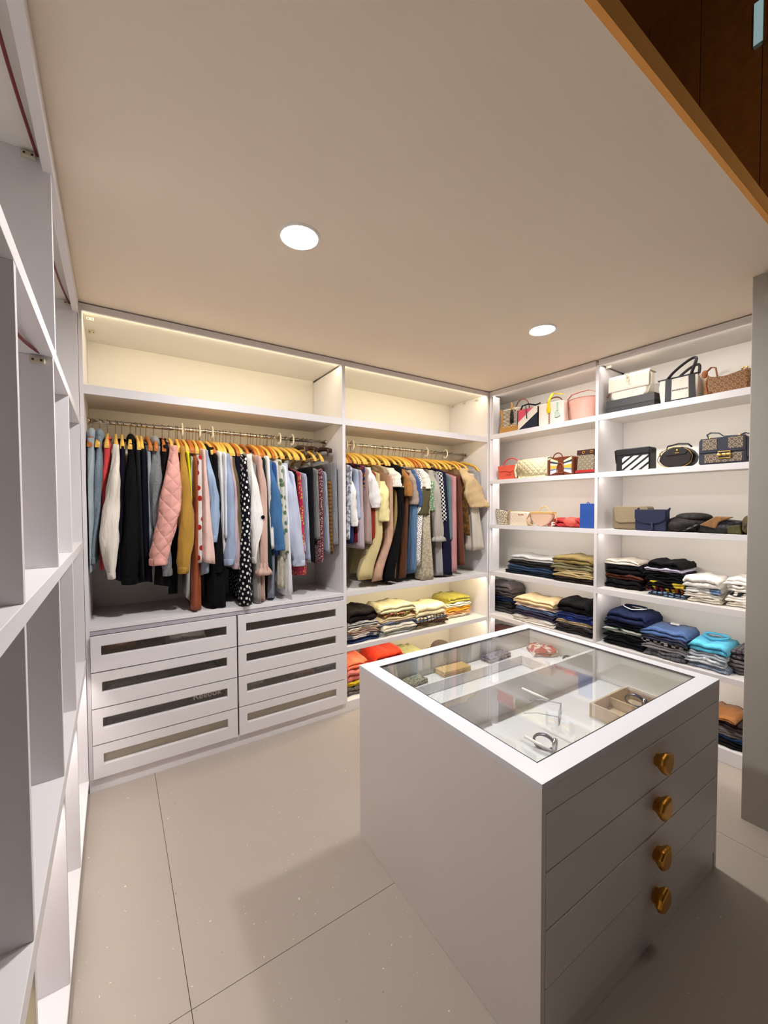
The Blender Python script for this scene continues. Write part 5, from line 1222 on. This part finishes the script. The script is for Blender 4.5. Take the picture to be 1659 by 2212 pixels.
MB().ellipsoid((-W*0.05, 0.02, Hh_*0.3), W*0.3, 0.03, Hh_*0.26, 16, 8).build('pocket', cm, r)

# ================================================================== INSIDE AND ON THE ISLAND
def onisl(x, y, z): 
    c, s_ = math.cos(IA), math.sin(IA); return (IX+c*x-s_*y, IY+s_*x+c*y, z)
for k, (x, ya, yb, lab) in enumerate(((0.407, 0.262, 0.378, 'white plastic stick on the glass, near the middle of the island'), (0.140, 0.068, 0.160, 'white plastic stick on the glass, at the front corner of the island'))):
    o = MB().tube([(0, -(yb-ya)/2, 0), (0, (yb-ya)/2, 0)], 0.0048, 10).build('plastic_stick', PLASTIC, loc=onisl(x, (ya+yb)/2, 0.7945), rot=(0, 0, IA))
    tag(o, lab, 'stick', 'white sticks on the glass')
# wallets on the ledge
LZ = TZ+0.0505
def wallet(x, y, w_, d_, h_, mat, label, rz):
    t = thing('wallet', label, 'wallet', onisl(x, y, LZ), IA+rz, 'wallets on the display ledge')
    MB().box(-w_/2, w_/2, -d_/2, d_/2, 0, h_*0.48).build('back_cover', mat, t, bev=0.003)
    MB().box(-w_/2+0.002, w_/2-0.002, -d_/2+0.002, d_/2-0.002, h_*0.48, h_*0.56).build('lining', plain('wallet_lining', (230, 220, 200), 0.7), t)
    MB().box(-w_/2, w_/2, -d_/2, d_/2, h_*0.56, h_).build('front_cover', mat, t, bev=0.003)
wallet(0.22, 0.832, 0.13, 0.07, 0.02, fab((170, 160, 136), 'floral', (90, 110, 80), 2), 'green patterned wallet at the left of the display ledge', 0.1)
wallet(0.47, 0.832, 0.17, 0.07, 0.025, leather((214, 176, 120)), 'tan leather wallet in the middle of the display ledge', -0.05)
wallet(0.78, 0.835, 0.17, 0.065, 0.025, fab((150, 140, 160), 'lace', (70, 64, 80), 2), 'mauve snakeskin wallet at the right of the display ledge', 0.05)
t = MB(); o = folded_mesh(0.13, 0.13, 0.035, random.Random(3), 2).build('scarf', fab((206, 84, 66), 'camo', (236, 222, 206), 1.6), loc=onisl(1.02, 0.70, LZ), rot=(0, 0, IA-0.6))
tag(o, 'red and white folded scarf on the display ledge', 'scarf')
# watches
def watch(x, y, z, rz, col, label):
    t = thing('wrist_watch', label, 'watch', onisl(x, y, z), rz)
    MB().tube([(0, 0.034*math.cos(2*PI*k/22), 0.026+0.026*math.sin(2*PI*k/22)) for k in range(22)], 0.0045, 8, closed=True, flat=2.0).build('band', plain('watch_band', (96, 92, 110), 0.3, metal=0.8), t)
    n = 20
    MB().loft([[(rr*math.cos(2*PI*k/n), -0.036+yy, 0.028+rr*math.sin(2*PI*k/n)) for k in range(n)] for rr, yy in ((0.020, 0.006), (0.022, 0.0), (0.020, -0.006))]).build('case', SM, t)
    MB().loft([[(rr*math.cos(2*PI*k/n), -0.0425+yy, 0.028+rr*math.sin(2*PI*k/n)) for k in range(n)] for rr, yy in ((0.0175, 0.0008), (0.017, -0.0005))]).build('dial', plain('dial_%d' % col[2], col, 0.2), t)
    MB().box(-0.001, 0.001, -0.0445, -0.0432, 0.028, 0.041).build('hand', SM, t)
watch(0.355, 0.245, TZ+0.0005, 0.4, (44, 52, 110), 'blue-faced wrist watch in the front display compartment')
watch(1.00, 0.56, LZ, -0.3, (60, 52, 46), 'brown wrist watch on the right display ledge')
# wooden tray box with a lid of card inside
t = thing('tray_box', 'small open wooden box in the front display compartment', 'box', onisl(0.86, 0.215, TZ+0.0005), IA)
pw = wood('birch_ply', (214, 188, 158), (196, 168, 138), 1.0, 0.5)
for nm, bb in (('floor', (-0.15, 0.15, -0.07, 0.07, 0, 0.006)), ('wall', (-0.15, 0.15, -0.07, -0.061, 0.006, 0.055)), ('wall', (-0.15, 0.15, 0.061, 0.07, 0.006, 0.055)), ('wall', (-0.15, -0.141, -0.061, 0.061, 0.006, 0.055)), ('wall', (0.141, 0.15, -0.061, 0.061, 0.006, 0.055))): box('box_'+nm, pw, bb, t)
box('partition', pw, (-0.01, -0.004, -0.061, 0.061, 0.006, 0.045), t)
watch(0.93, 0.215, TZ+0.008, 0.2, (50, 46, 42), 'small dark wrist watch inside the wooden box')
# glasses
t = thing('eyeglasses', 'clear-framed eyeglasses on the display floor', 'glasses', onisl(0.60, 0.345, TZ+0.0005), IA+0.5)
gf = plain('clear_frame', (190, 196, 204), 0.15)
for s_ in (-1, 1):
    MB().tube([(s_*0.034+0.026*math.cos(2*PI*k/18), 0, 0.022+0.020*math.sin(2*PI*k/18)) for k in range(18)], 0.002, 6, closed=True).build('rim', gf, t)
    MB().tube([(s_*0.062, 0, 0.03), (s_*0.064, 0.08, 0.028), (s_*0.06, 0.13, 0.012)], 0.0018, 6).build('temple', gf, t)
MB().tube([(-0.008, 0, 0.026), (0, -0.002, 0.03), (0.008, 0, 0.026)], 0.002, 6).build('bridge', gf, t)
